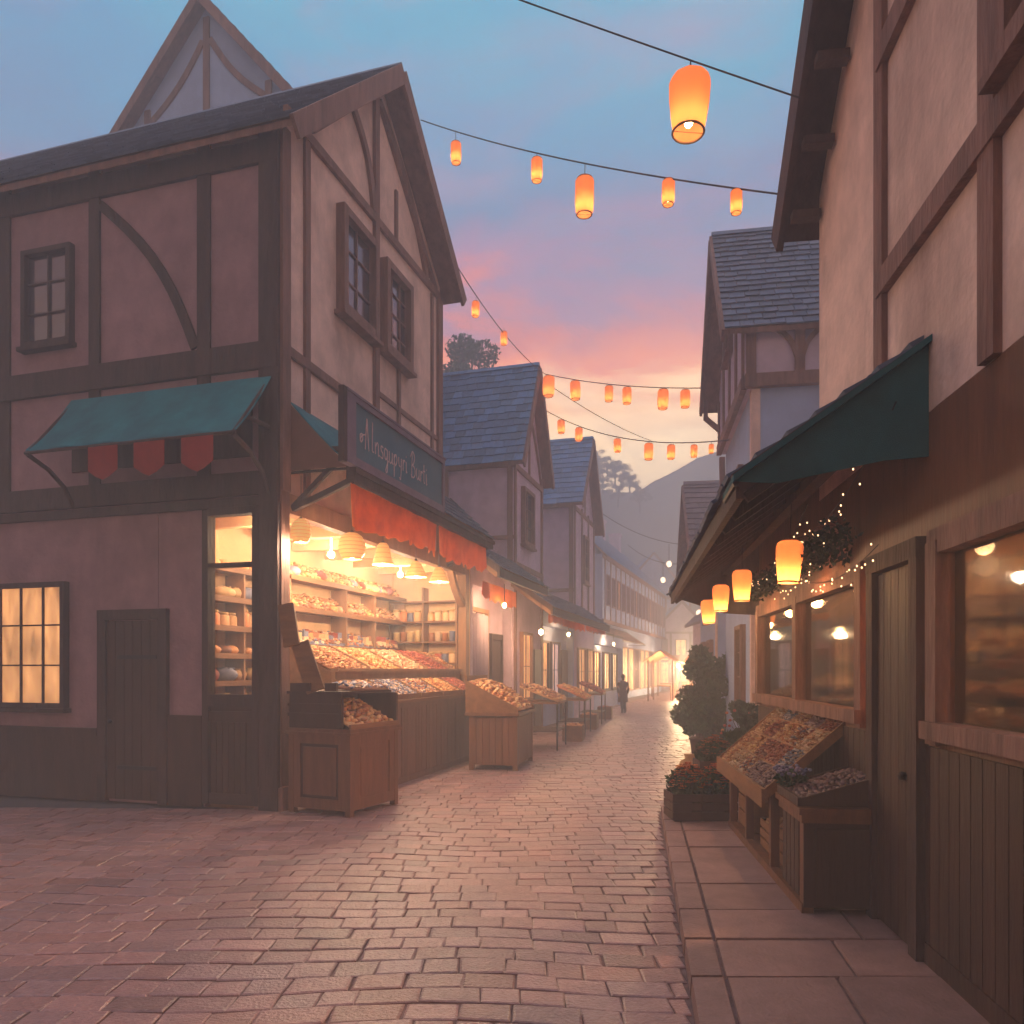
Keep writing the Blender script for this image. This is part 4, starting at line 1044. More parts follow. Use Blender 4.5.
m.build_each('leg', M['wood_dark'], sh2)
heap('goods_row', 'mixed goods on the table just inside the right hand windows', FR, 5.05, 8.95, -1.15, -.45, 1.37, 1.40, 'mixed', .06, bulge=.12)
esf = Frame(*FR.at(9.36, -1.95)[:2], FR.a + PI / 2)
es = empty('wall_shelf', (esf.x, esf.y, 0), esf.a, 'end wall shelves of amber goods facing us behind the right hand windows', 'shelf')
for z in (1.30, 1.62, 1.94, 2.26): m = MB(); m.box(0, 1.75, 0, .3, z - .03, z); m.build('shelf_board', M['wood_plain'], es)
for i, z in enumerate((1.30, 1.62, 1.94, 2.26)):
    heap('goods_row', ['amber', 'cream', 'rusty', 'dusky blue'][i] + ' goods on the end wall shelves of the right hand shop, ' + ['lowest', 'second', 'third', 'top'][i] + ' board', esf, .03, 1.72, .03, .28, z + .14, z + .02, ['orange', 'pale', 'red', 'blue'][i], .04)
for x, lab in ((6.0, 'small lamp inside the right hand shop, nearer window'), (8.3, 'small lamp inside the right hand shop, farther window'), (2.2, 'small lamp inside the right hand shop, near the door')):
    l = empty('ceiling_lamp', FR.at(x, -1.0, 2.75), 0, lab, 'lamp'); m = MB(); m.blob((0, 0, 0), .07, .07, .07, 12, 8); m.tube([(0, 0, .06), (0, 0, .45)], .012); m.build('globe', M['flame_small'], l, True); pt_light(l, (0, 0, -.15), 300, (1, .55, .25), .08)

# lean-to roof
Le = Frame(1.40, 4.64, math.atan2(1, .155)); LLn = 7.38
lr = empty('lean_to_roof', (Le.x, Le.y, 0), Le.a, 'dark brown lean-to roof over the right hand stall and lanterns', 'roof')
n_ = MB(); run = 1.35; zt_ = 2.9 + run * .70
n_.prism([(0, 2.90), (-run, zt_), (-run, zt_ + .06), (0, 2.96)], YZ, 0, LLn)
n_.build('boarding', M['timber_flat'], lr)
n_ = MB()
for i in range(14):
    x = .05 + i * (LLn - .1) / 13; n_.bar((x, -.02, 2.87), (x, -run, zt_ - .05), .07, .09)
n_.bar((0, -.75, 2.9 + .75 * .70 - .14), (LLn, -.75, 2.9 + .75 * .70 - .14), .1, .1)
n_.build('rafters', M['timber_dark'], lr)
n_ = MB(); n_.box(-.03, LLn + .03, -.01, .035, 2.84, 2.99); n_.timber([(0.03, 2.93), (-run, zt_ + .03)], .13, YZ, -.045, .0); n_.timber([(0.03, 2.93), (-run, zt_ + .03)], .13, YZ, LLn, LLn + .04); n_.build('fascia', M['timber_dark'], lr)
n_ = MB(); n_.prism([(-.1, 2.88), (-run, zt_ - .1), (-run, 2.62), (-.75, 2.66)], YZ, LLn - .3, LLn - .26); n_.build('end_boards', M['timber_dark'], lr)
n_ = MB(); tiles(n_, (0, .05, 2.96), (LLn, 0, 0), (0, -run - .05, (run + .05) * .70), .24, .2); n_.build('slates', M['slate'], lr)
# teal end canvas
tc_ = empty('awning', Le.at(-.06, 0, 0), Le.a, 'dark teal canvas hung across the near end of the right hand lean-to', 'awning')
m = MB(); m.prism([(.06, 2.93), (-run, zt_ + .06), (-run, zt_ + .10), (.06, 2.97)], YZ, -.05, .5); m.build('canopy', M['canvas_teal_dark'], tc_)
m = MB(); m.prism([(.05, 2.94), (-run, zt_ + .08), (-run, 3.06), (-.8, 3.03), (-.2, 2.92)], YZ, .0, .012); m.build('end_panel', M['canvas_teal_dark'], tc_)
m = MB(); m.tube([(0, .04, 2.93), (.5, .04, 2.93)], .02, 6); m.build('rod', M['iron'], tc_)
# house E
E = empty('gabled_house', FE.at(0, 0), FE.a, 'blue grey house with a jettied timber attic, right of the street', 'house'); ew = 4.05
m = MB(); m.box(0, ew, -5, 0, 0, 6.62); m.build('lower_wall', M['plaster_blue'], E)
m = MB(); m.prism([(-.06, 6.62), (ew, 6.62), (ew, 7.9), (2.0, 10.25), (-.06, 7.75)], XZ, .14, -5); m.build('attic_wall', M['plaster_mauve'], E)
roof_gable(E, ew, -1, 5, 7.75, 7.9, 2.0, 10.25, .5, .25, 'slate', 'timber', bh=.22)
t = MB()
t.timber([(.14, 6.72), (-5, 6.72)], .22, YZ, .0, -.13); t.timber([(.14, 7.62), (-5, 7.62)], .16, YZ, .0, -.12)
for y in (.04, -.75, -1.5, -2.3): t.timber([(y, 6.83), (y, 7.55)], .16, YZ, 0, -.115)
for y in (-.75, -1.5, -2.3): t.timber(curve((y - .05, 7.1), (y - .35, 7.55), -.06), .08, YZ, 0, -.11); t.timber(curve((y + .05, 7.1), (y + .35, 7.55), .06), .08, YZ, 0, -.11)
t.build('attic_timbers', M['timber'], E)
t = MB(); t.timber([(0, 6.7), (ew, 6.7)], .2, XZ, .1, .2)
for x in (.06, 1.0, 2.0, 3.0, 3.95): t.timber([(x, 6.8), (x, 7.7 + (2 - abs(x - 2)) * 1.0)], .14, XZ, .1, .18)
t.build('gable_timbers', M['timber'], E)
t = MB(); t.timber(curve((ew - .1, 5.6), (ew + .2, 6.6), -.05), .12, XZ, .0, .12); t.bar((3.9, .02, 7.0), (3.9, .45, 7.4), .1, .1); t.bar((3.9, .45, 7.36), (3.9, .45, 7.8), .09, .09); t.build_each('bracket', M['timber'], E)
m = MB(); m.box(-.02, .16, -.02, .03, 0, 6.6); m.box(-.03, .0, -.12, .03, 0, 6.6); m.build('corner_post', M['plaster_front'], E)  # pale plaster strip: the lit gable edge is put into its colour
window(E, .9, 1.7, 1.2, 2.6, XZ, 0, 1, 2, 3, 'glass_dark', 'timber')
window(E, 1.2, 2.0, 4.2, 5.6, XZ, 0, 1, 2, 3, 'glass_dark', 'timber')
window(E, 1.6, 2.4, 8.0, 8.9, XZ, .14, 1, 2, 2, 'glass_dark', 'timber')

# house F
FF = Frame(5.39, 20, math.atan2(1, .15))
Fh = gable_house('gabled_house', 'low house with a brown tiled roof beyond the right hand lean-to', FF, 0, 4.4, -1, 6, 5.0, 5.0, 2.2, 7.1, .7, .3, 'plaster_blue', 'slate_brown', tw=.3, th=.26)
m = MB(); m.box(-.02, .16, -.02, .03, 0, 5.0); m.build('corner_post', M['plaster_front'], Fh)
window(Fh, .8, 1.6, 1.1, 2.6, XZ, 0, 1, 2, 3, 'lit_pane', 'timber'); window(Fh, 2.6, 3.4, 1.1, 2.6, XZ, 0, 1, 2, 3, 'glass_dark', 'timber'); window(Fh, 1.5, 2.4, 3.2, 4.4, XZ, 0, 1, 2, 2, 'glass_dark', 'timber')
far_house('hazy house on the right of the street behind the brown roofed one', 9.3, 33.5, -.05, 5, 7, 4.4, 6.8, 'slate_brown', 'plaster_mauve', 'lit_pane_far')

# ------------------------------------------------------------------ right stall
FT = Frame(2.03, 5.30, math.atan2(3.13, .356)); SLn = 3.0
sl = empty('market_stall', (FT.x, FT.y, .1), FT.a, 'dark wooden stall with a steep sloping tray of sweets below the right hand windows', 'stall')
dp = .56
m = MB()
for x, w2 in ((0.0, .09), (SLn - .09, .09), (1.0, .07), (2.05, .07)):
    for yy in (-.0, -dp + .07): m.box(x, x + w2, yy - .07, yy, 0, .7)
m.build_each('leg', M['wood_cabinet'], sl)
m = MB(); m.box(0, SLn, -.06, .01, 0, .07); m.box(0.09, SLn - .09, -dp, -.07, .03, .06); m.build('bottom_rail', M['wood_cabinet'], sl)
m = MB(); m.box(.0, .62, -dp, -.02, .07, .69)
for k in range(4): m.box(.1 + k * .12, .2 + k * .12, -.02, .006, .1, .66)
m.box(-.02, 0, -dp, 0, .05, .69); m.box(-.035, -.02, -dp + .08, -.08, .12, .6)
m.build('near_cupboard', M['wood_dark'], sl)
m = MB(); m.box(-.06, .66, -dp - .02, .04, .70, .745); m.box(-.04, .64, -dp, .02, .64, .70); m.build('cupboard_top', M['wood_cabinet'], sl)
m = MB()
za, zb_ = .70, 1.33; y_a, y_b = .10, -dp - .05; tx0, tx1 = .78, SLn + .05
m.prism([(y_a, za - .03), (y_b, zb_ - .03), (y_b, zb_), (y_a, za)], YZ, tx0, tx1)
m.build('tray_bed', M['wood_plain'], sl)
m = MB(); m.box(tx0 - .02, tx1 + .02, y_a - .005, y_a + .025, za - .1, za + .05)
for xx in (tx0 - .02, tx1): m.prism([(y_a, za - .05), (y_b, zb_ - .05), (y_b, zb_ + .05), (y_a, za + .05)], YZ, xx, xx + .022)
m.box(tx0, tx1, y_b - .02, y_b, zb_ - .1, zb_ + .05)
m.build('tray_rim', M['wood_plain'], sl)
m = MB()
NC, NR = 5, 4
for i in range(1, NC): xx = tx0 + (tx1 - tx0) * i / NC; m.prism([(y_a, za), (y_b, zb_), (y_b, zb_ + .03), (y_a, za + .03)], YZ, xx - .006, xx + .006)
for j in range(1, NR): f = j / NR; yy = y_a + (y_b - y_a) * f; zz = za + (zb_ - za) * f; m.box(tx0, tx1, yy - .006, yy + .006, zz, zz + .03)
m.build('tray_dividers', M['timber_light'], sl)
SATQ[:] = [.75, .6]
pals = [['lilac', 'blue', 'pale', 'red'], ['lilac', 'red', 'mixed', 'lilac'], ['mixed', 'red', 'orange', 'bread'], ['pale', 'orange', 'red', 'blue'], ['orange', 'orange', 'bread', 'pale']]
ordn = ['first', 'second', 'third', 'fourth', 'fifth']
cname = {'lilac': 'lilac', 'blue': 'blue and white', 'pale': 'cream', 'red': 'dark red', 'mixed': 'mixed', 'orange': 'orange', 'bread': 'brown'}
for i in range(NC):
    for j in range(NR):
        a = tx0 + (tx1 - tx0) * i / NC + .015; b = tx0 + (tx1 - tx0) * (i + 1) / NC - .015
        f0, f1 = j / NR, (j + 1) / NR
        ya = y_a + (y_b - y_a) * f0 - .012; yb = y_a + (y_b - y_a) * f1 + .012
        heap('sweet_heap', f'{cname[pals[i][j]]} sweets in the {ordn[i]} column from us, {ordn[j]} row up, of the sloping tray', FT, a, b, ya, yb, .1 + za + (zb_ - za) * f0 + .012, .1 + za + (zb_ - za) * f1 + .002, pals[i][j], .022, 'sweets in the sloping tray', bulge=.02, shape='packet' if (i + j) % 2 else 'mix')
m = MB(); m.box(.0, .62, -dp, -dp + .02, .75, .98); m.prism([(.03, .75), (-dp, .75), (-dp, .98), (.03, .80)], YZ, .0, .018); m.prism([(.03, .75), (-dp, .75), (-dp, .98), (.03, .80)], YZ, .62, .638); m.box(0, .62, .015, .035, .75, .81)
m.build_each('small_tray_board', M['wood_dark'], sl)
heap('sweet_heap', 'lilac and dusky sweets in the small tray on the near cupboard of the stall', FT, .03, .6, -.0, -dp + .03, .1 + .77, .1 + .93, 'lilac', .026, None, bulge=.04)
# bunch of blue flowers at the near tray corner
fl = empty('flower_bunch', FT.at(.52, -.05, .90), FT.a, 'small bunch of dusky blue flowers on the near end of the stall', 'flowers')
def leaves(m, c, rx, ry, rz, n, s, cols, up=.3, shell=.5):
    for _ in range(n):
        while True:
            p = Vector((R.uniform(-1, 1), R.uniform(-1, 1), R.uniform(-1, 1)))
            if shell < p.length <= 1: break
        p = Vector((p.x * rx + c[0], p.y * ry + c[1], p.z * rz + c[2]))
        a = Vector((R.gauss(0, 1), R.gauss(0, 1), R.gauss(0, 1) + up)).normalized(); b = a.cross(Vector((R.gauss(0, 1), R.gauss(0, 1), R.gauss(0, 1)))).normalized()
        ss = s * R.uniform(.6, 1.3); m.col = R.choice(cols); k = R.uniform(.75, 1.25); m.col = (m.col[0] * k, m.col[1] * k, m.col[2] * k, 1)
        m.add([p - a * ss, p + b * ss * .5, p + a * ss, p - b * ss * .5], [(0, 1, 2, 3)])
m = MB(); leaves(m, (.0, 0, .07), .15, .12, .07, 160, .03, [(1, 1, 1)]); m.build('foliage', M['leaf'], fl, recalc=False)
m = MB()
for _ in range(60):
    m.col = lin(R.choice([(120, 125, 165), (150, 140, 175), (90, 90, 130)])); m.blob((R.uniform(-.14, .14), R.uniform(-.11, .11), .1 + R.uniform(0, .06)), .016, .016, .013, 6, 4)
tag(m.build('flower_heads', M['goods'], fl, True), kind='stuff')
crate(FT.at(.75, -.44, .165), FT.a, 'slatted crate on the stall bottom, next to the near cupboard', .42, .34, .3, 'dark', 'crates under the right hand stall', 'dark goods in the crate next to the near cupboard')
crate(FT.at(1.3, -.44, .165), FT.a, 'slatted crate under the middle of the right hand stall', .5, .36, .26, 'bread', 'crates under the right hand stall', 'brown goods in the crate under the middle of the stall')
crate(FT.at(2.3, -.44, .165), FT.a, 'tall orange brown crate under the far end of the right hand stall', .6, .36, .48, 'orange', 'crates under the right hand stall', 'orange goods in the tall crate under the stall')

# flower crates on the walkway
def flower_crate(px, py, ang, label, L, W, H, cols, pal=((214, 110, 40), (230, 140, 60), (190, 80, 40))):
    X, Y = gp(px, py); X *= (1.7 / 1.8); Y *= (1.7 / 1.8)
    r = empty('flower_crate', (X, Y, .1), ang, label, 'planter', 'flower crates at the far end of the walkway'); m = MB()
    for k in range(3): z = .02 + k * H / 3; m.box(0, L, 0, .02, z, z + H / 3 - .015); m.box(0, .02, .02, W, z, z + H / 3 - .015); m.box(L - .02, L, .02, W, z, z + H / 3 - .015); m.box(.02, L - .02, W - .02, W, z, z + H / 3 - .015)
    m.box(.02, L - .02, .02, W - .02, 0, .03)
    m.build('box', M['wood_dark'], r)
    m = MB(); m.box(.02, L - .02, .02, W - .02, H - .06, H - .03); m.build('soil', M['bark'], r)
    m = MB(); leaves(m, (L / 2, W / 2, H + .1), L * .55, W * .55, .2, 1100, .032, [(.9, 1, .7), (.7, .8, .6), (1.3, 1.0, .6)], shell=0); m.build('foliage', M['leaf'], r, recalc=False)
    m = MB()
    for _ in range(cols):
        a = R.uniform(0, 6.3); q = R.random() ** .5; x = L / 2 + math.cos(a) * q * L * .5; y = W / 2 + math.sin(a) * q * W * .5; z = H + .1 + .2 * (1 - q * q) + R.uniform(-.05, .04)
        m.col = lin(R.choice(pal))
        for p in range(5):
            t = a + p * 2 * PI / 5; m.add([(x, y, z), (x + .03 * math.cos(t - .4), y + .03 * math.sin(t - .4), z + .012), (x + .04 * math.cos(t), y + .04 * math.sin(t), z + .004), (x + .03 * math.cos(t + .4), y + .03 * math.sin(t + .4), z + .012)], [(0, 1, 2, 3)])
    tag(m.build('flower_heads', M['goods'], r, recalc=False), kind='stuff')
flower_crate(673, 822, .05, 'dark crate of orange flowers at the street end of the walkway', .48, .42, .3, 170)
flower_crate(703, 822, .05, 'dark crate of leafy orange flowers between the first crate and the stall', .40, .42, .3, 110)
flower_crate(700, 800, .0, 'taller crate of reddish plants behind the two front flower crates', .5, .4, .5, 90, ((150, 80, 50), (180, 100, 60)))
# pale sack behind them
m = MB(); m.lathe([(.16, 0), (.2, .1), (.2, .3), (.15, .45), (.07, .5), (.09, .56)], n=16); sk = m.build('sack', M['canvas_cream'], None, True); X, Y = gp(690, 792); sk.location = (X, Y, 0); sk.scale = (1, .8, 1); tag(sk, 'pale sack standing behind the flower crates', 'sack')
# potted shrubs
def shrub(x, y, label, r0, h, pot_r, pot_h, n, cols, flowers=0, z=0, mt='terracotta'):
    r = empty('potted_shrub', (x, y, z), 0, label, 'plant', 'potted shrubs beyond the walkway')
    m = MB(); m.lathe([(pot_r * .72, 0), (pot_r, pot_h * .9), (pot_r * 1.1, pot_h * .9), (pot_r * 1.1, pot_h), (pot_r * .9, pot_h), (pot_r * .88, pot_h - .05), (.01, pot_h - .05)], n=20); m.build('pot', M[mt], r, True)
    m = MB(); m.tube([(0, 0, pot_h - .05), (.02, .01, pot_h + h * .3), (0, 0, pot_h + h * .6)], .03, 6, .01)
    for _ in range(6): a = R.uniform(0, 6.3); m.tube([(0, 0, pot_h + .05), (math.cos(a) * r0 * .5, math.sin(a) * r0 * .5, pot_h + h * R.uniform(.4, .8))], .014, 5, .005)
    m.build('stem', M['bark'], r)
    m = MB()
    for _ in range(20):
        a = R.uniform(0, 6.3); q = R.uniform(.15, 1.0); zz = R.uniform(.05, .95); ww = r0 * (1 - .35 * zz)
        leaves(m, (math.cos(a) * q * ww, math.sin(a) * q * ww, pot_h + h * zz), r0 * .33, r0 * .33, h * .15, n // 20, .062, cols, shell=.1)
    m.build('foliage', M['leaf'], r, recalc=False)
    if flowers:
        m = MB()
        for _ in range(flowers):
            a = R.uniform(0, 6.3); zz = R.uniform(.2, .95); ww = r0 * (1 - .4 * zz); m.col = lin(R.choice([(190, 110, 60), (170, 70, 60), (200, 140, 90)])); m.blob((math.cos(a) * ww * .95, math.sin(a) * ww * .95, pot_h + h * zz), .03, .03, .025, 6, 4)
        tag(m.build('flower_heads', M['goods'], r, True), kind='stuff')
cg = [(.6, .9, .85), (.8, 1.1, 1.0), (.45, .7, .75), (1.0, 1.2, 1.0)]
shrub(4.42, 17.2, 'tall blue green potted shrub rising against the right hand wall', .78, 1.75, .28, .5, 7600, cg)
shrub(3.85, 15.6, 'low spreading potted shrub leaning out to the cobbles', .42, .75, .2, .42, 2600, cg)
shrub(3.95, 12.8, 'dark potted bush with small rusty flowers beside the stall', .5, .8, .24, .42, 2800, [(.5, .6, .6), (.7, .7, .6)], 40)
shrub(3.3, 10.9, 'dusky flowering pot at the far corner of the sloping tray', .34, .5, .2, .36, 1800, [(.6, .6, .5), (.9, .7, .5)], 40)
shrub(4.9, 19.0, 'dark green shrub by the foot of the brown roofed house', .45, 1.3, .24, .45, 2600, cg)

# ------------------------------------------------------------------ lanterns
LG = {}
def lantern(name, top, h, label, group, cord=.12, rr=.33, watt=0, flame='flame_small', flare=1.0, big=False):
    h = h * (.70 if flare == 0 else .92)
    r = empty('paper_lantern', top, R.uniform(0, 1), label, 'lantern', group)
    n = 10; m = MB()
    prof = [(.60 * rr, -.0), (.9 * rr, -.05), (1.0 * rr, -.15), (.97 * rr, -.4), (.86 * rr, -.7), (.74 * rr, -.96)] if flare > 0 else [(.8 * rr, 0), (1.0 * rr, -.06), (1.0 * rr, -.3), (1.0 * rr, -.7), (.92 * rr, -.92), (.8 * rr, -1)]
    prof = [(a * h, b * h) for a, b in prof]
    # slightly scalloped paper between ribs
    N2 = n * 4; vs = []; fs = []
    for i, (a, z) in enumerate(prof):
        for k in range(N2):
            t = 2 * PI * k / N2; q = 1 - .035 * abs(math.sin(n * t / 2)); vs.append((a * q * math.cos(t), a * q * math.sin(t), z))
    for i in range(len(prof) - 1):
        for k in range(N2): fs.append((i * N2 + k, i * N2 + (k + 1) % N2, (i + 1) * N2 + (k + 1) % N2, (i + 1) * N2 + k))
    vs.append((0, 0, .0)); fs += [(k, (k + 1) % N2, len(vs) - 1) for k in range(N2)]
    m.add(vs, fs); m.build('paper_shade', M['lantern_paper'], r, True, recalc=False)
    m = MB()
    a, z = prof[-1]; m.tube([(a * math.cos(t * PI / 10), a * math.sin(t * PI / 10), z) for t in range(21)], .008 * h / .4, 5)
    m.tube([(-prof[-1][0], 0, prof[-1][1]), (prof[-1][0], 0, prof[-1][1])], .003 * h / .4, 4)
    m.build('rim', M['timber_light'], r)
    m = MB(); a, z = prof[0]; m.tube([(a * math.cos(t * PI / 10), a * math.sin(t * PI / 10), z + .002) for t in range(21)], .007 * h / .4, 5); m.build('top_ring', M['timber_light'], r)
    m = MB(); m.blob((0, 0, -h * .78), .075 * h, .075 * h, .10 * h, 10, 6); m.build('flame', M[flame], r, True)
    m = MB(); m.tube([(0, 0, 0), (0, 0, cord)], .004 if h < .45 else .006, 4); m.build('cord', M['wire'], r)
    if watt: pt_light(r, (0, 0, -h * 1.05), watt, (1, .5, .18), .06)
    return r

def sag_pts(a, b, sag, n=28):
    a = Vector(a); b = Vector(b); return [a + (b - a) * (i / n) + Vector((0, 0, -sag * 4 * (i / n) * (1 - i / n))) for i in range(n + 1)]
def string(label, a, b, sag, r=.012):
    m = MB(); P = sag_pts(a, b, sag); m.tube([p - Vector(a) for p in P], r, 5)
    o = m.build('lantern_string', M['wire']); o.location = a; return tag(o, label, 'string')
def on_string(a, b, sag, px):
    best = None
    for i in range(401):
        t = i / 400; p = Vector(a) + (Vector(b) - Vector(a)) * t + Vector((0, 0, -sag * 4 * t * (1 - t)))
        x = 512 + 760 * p.x / p.y
        if best is None or abs(x - px) < best[0]: best = (abs(x - px), p)
    return best[1]
GS = 'paper lanterns strung across the street'
# nearest full string
a = tuple(P3(421, 120, 12.6)); b = tuple(P3(778, 194, 6.9))
string('wire crossing from the big gable to the dark eave on the right', a, b, .12, .009)
seq = [(456, 155, 143, .43, .16), (537, 173, 159, .40, .17), (585, 201, 179, .60, .27), (668, 195, 181, .36, .14), (737, 205, 191, .30, .13)]
for i, (px, pc_, ptop, h, rr) in enumerate(seq):
    p = on_string(a, b, .12, px); ztop = EYE + (670 - ptop) / 760 * p.y
    lantern('l', (p.x, p.y, min(ztop, p.z - .02)), h, ['leftmost lantern on the wire from the big gable to the right eave', 'second lantern from the left on the wire to the right eave', 'largest lantern on the wire to the right eave, hanging lowest', 'fourth lantern on the wire to the right eave, left of the last', 'rightmost lantern on the wire, nearest the dark eave'][i], GS, max(.02, p.z - ztop), .27, flare=0)
# big lantern
a = tuple(P3(800, 98, 6.0)); b = tuple(P3(100, -160, 8.0))
string('wire running up out of view above the biggest lantern', a, b, .05, .007)
p = on_string(a, b, .05, 690)
lantern('l', (p.x, p.y, EYE + (670 - 77) / 760 * p.y), .085 * p.y * .98, 'biggest orange paper lantern high over the street', None, p.z - EYE - (670 - 77) / 760 * p.y, .36, 0, 'flame_small', 1)
# string 2: gable corner down to blue roof
a = tuple(P3(452, 258, 14.6)); b = tuple(P3(545, 374, 21.5))
string('wire falling from the corner of the big gable to the blue roof', a, b, .25, .01)
for i, px in enumerate((476, 504)):
    p = on_string(a, b, .25, px); lantern('l', (p.x, p.y, EYE + (670 - (302, 332)[i]) / 760 * p.y), (.43, .42)[i], ('upper', 'lower')[i] + ' lantern on the wire falling to the blue roof', GS, .1, .27, flare=0)
def far_string(label, a, b, sag, pxs, h, what, r=.012):
    string(label, a, b, sag, r)
    for i, (px, hh) in enumerate(pxs):
        p = on_string(a, b, sag, px)
        lantern('l', (p.x, p.y, p.z - .06), hh * 1.38 * p.y / 760, f'{["first","second","third","fourth","fifth","sixth","seventh","eighth"][i]} lantern from the left on the {what}', GS, .07, .30, flare=0)
far_string('upper wire in the peach sky from the blue roof to the jettied attic', tuple(P3(545, 374, 21.5)), tuple(P3(706, 388, 17.0)), .12, [(549, 20), (575, 18), (609, 15), (627, 16), (663, 19), (685, 17)], .4, 'upper wire in the peach sky')
far_string('lower wire in the peach sky from the blue roofed gable to the house post', tuple(P3(545, 410, 23.0)), tuple(P3(729, 440, 15.0)), .38, [(561, 13), (579, 13), (617, 13), (649, 16), (671, 14), (694, 12), (711, 9)], .4, 'lower wire in the peach sky')
string('bare wire sloping down between the two peach sky wires', tuple(P3(548, 384, 22)), tuple(P3(652, 441, 30)), .15, .012)
string('thin far wire over the hazy terrace roof', tuple(P3(600, 512, 42)), tuple(P3(700, 545, 40)), .5, .02)
string('lower thin far wire in front of the hazy terrace', tuple(P3(628, 545, 48)), tuple(P3(700, 560, 40)), .6, .02)
for i, (px, py, Y) in enumerate(((669, 564, 42), (663, 580, 46), (699, 613, 40))):
    o = empty('globe_lamp', tuple(P3(px, py, Y)), 0, ['higher pale globe lamp hanging in the haze', 'lower pale globe lamp hanging in the haze', 'pale globe lamp low beside the row of lanterns'][i], 'lamp', 'globe lamps in the haze')
    m = MB(); m.blob((0, 0, 0), .15, .15, .17, 12, 8); m.build('globe', M['far_bulb'], o, True); m = MB(); m.tube([(0, 0, .2), (0, 0, 1.1 if i < 2 else .5)], .015); m.build('cord', M['wire'], o)
# four lanterns under the right eave
for i, (px, pt_, h, Y) in enumerate(((790, 541, .40, 6.5), (742, 570, .385, 8.5), (721, 585, .38, 9.9), (708, 600, .385, 11.2))):
    X = (px - 512) / 760 * Y; z = EYE + (670 - pt_) / 760 * Y
    lantern('l', (X, Y, z), h, ['nearest and largest lantern under the right eave', 'second lantern from us under the right eave', 'third lantern from us under the right eave', 'farthest lantern under the right eave, lowest in view'][i], 'lanterns under the right eave', .32, .31, 14, 'flame_small', 1)

# fairy lights around the right hand eave
for s_i, (pa, pb, sg_, lab) in enumerate((((6.0, .12, 2.85), (8.0, .12, 2.62), .12, 'string of tiny fairy lights above the near window'), ((6.2, .25, 3.15), (9.3, .2, 2.9), .22, 'string of tiny fairy lights looped under the roof boards'), ((4.4, .2, 3.35), (7.0, .2, 3.0), .2, 'string of tiny fairy lights by the teal canvas'), ((5.0, .1, 2.62), (6.9, .1, 2.6), .1, 'string of tiny fairy lights along the near window head'))):
    A_ = Vector(FR.at(*pa)); B_ = Vector(FR.at(*pb)); r = empty('fairy_lights', tuple(A_), 0, lab, 'string lights', 'fairy lights under the right eave')
    P_ = [p - A_ for p in sag_pts(A_, B_, sg_, 24)]
    m = MB(); m.tube(P_, .004, 4); m.build('wire', M['wire'], r)
    mb = MB(); mb.blob((0, 0, 0), .0062, .0062, .008, 6, 4); b0 = mb.build('bulb', M['fairy_bulb'], r, True)
    for k in range(1, 24):
        p = P_[k] + Vector((R.uniform(-.05, .05), R.uniform(-.05, .05), R.uniform(-.08, .03)))
        if k == 1: b0.location = p
        else: c = b0.copy(); C.objects.link(c); c.parent = r; c.location = p
# garland of dark greenery under the lean-to
m = MB()
for k in range(60):
    t = k / 59; p = FR.at(5.6 + 3.8 * t, .13 + .06 * math.sin(k), 2.78 + .08 * math.sin(k * .9)); leaves(m, p, .12, .09, .1, 34, .028, [(.6, .6, .4), (.4, .5, .35)], shell=0)
tag(m.build('garland', M['leaf'], recalc=False), 'dark leafy garland along the head of the right hand windows', 'garland', None, 'stuff')

# ------------------------------------------------------------------ far market
def market_stall(x, y, ang, label, cm, lit):
    r = empty('market_stall', (x, y, 0), ang, label, 'stall', 'stalls at the far end of the street')
    for (a, b) in ((0, 0), (2.2, 0), (0, 1.4), (2.2, 1.4)): m = MB(); m.box(a - .04, a + .04, b - .04, b + .04, 0, 2.4); m.build('post', M['timber'], r)
    m = MB(); m.prism([(-.3, 2.3), (.7, 2.95), (1.7, 2.3), (1.7, 2.26), (.7, 2.9), (-.3, 2.26)], YZ, -.25, 2.45); m.build('canopy', M[cm], r)
    m = MB(); m.box(.05, 2.15, .1, .9, .85, .92); m.box(.08, 2.12, .12, .15, .05, .85); m.build('table', M['wood_plain'], r)
    m = MB(); m.blob((1.1, -.2, 2.05), .1, .1, .12, 10, 6); m.build('lamp', M['flame'], r, True)
    if lit: pt_light(r, (1.1, -.4, 1.9), lit, (1, .66, .34), .2)
market_stall(9.2, 43.5, 1.25, 'cream topped stall at the foot of the lit terrace', 'canvas_cream', 2200)
market_stall(10.7, 50.5, 1.2, 'orange topped stall farther down the terrace', 'canvas_orange', 1800)
market_stall(12.9, 58, .3, 'cream topped stall at the far end of the street', 'canvas_cream', 2200)
market_stall(14.8, 56, -.1, 'orange topped stall at the far right of the street end', 'canvas_orange', 1800)
market_stall(10.6, 45.5, -.9, 'small orange topped stall on the right, seen past the shrubs', 'canvas_orange', 500)
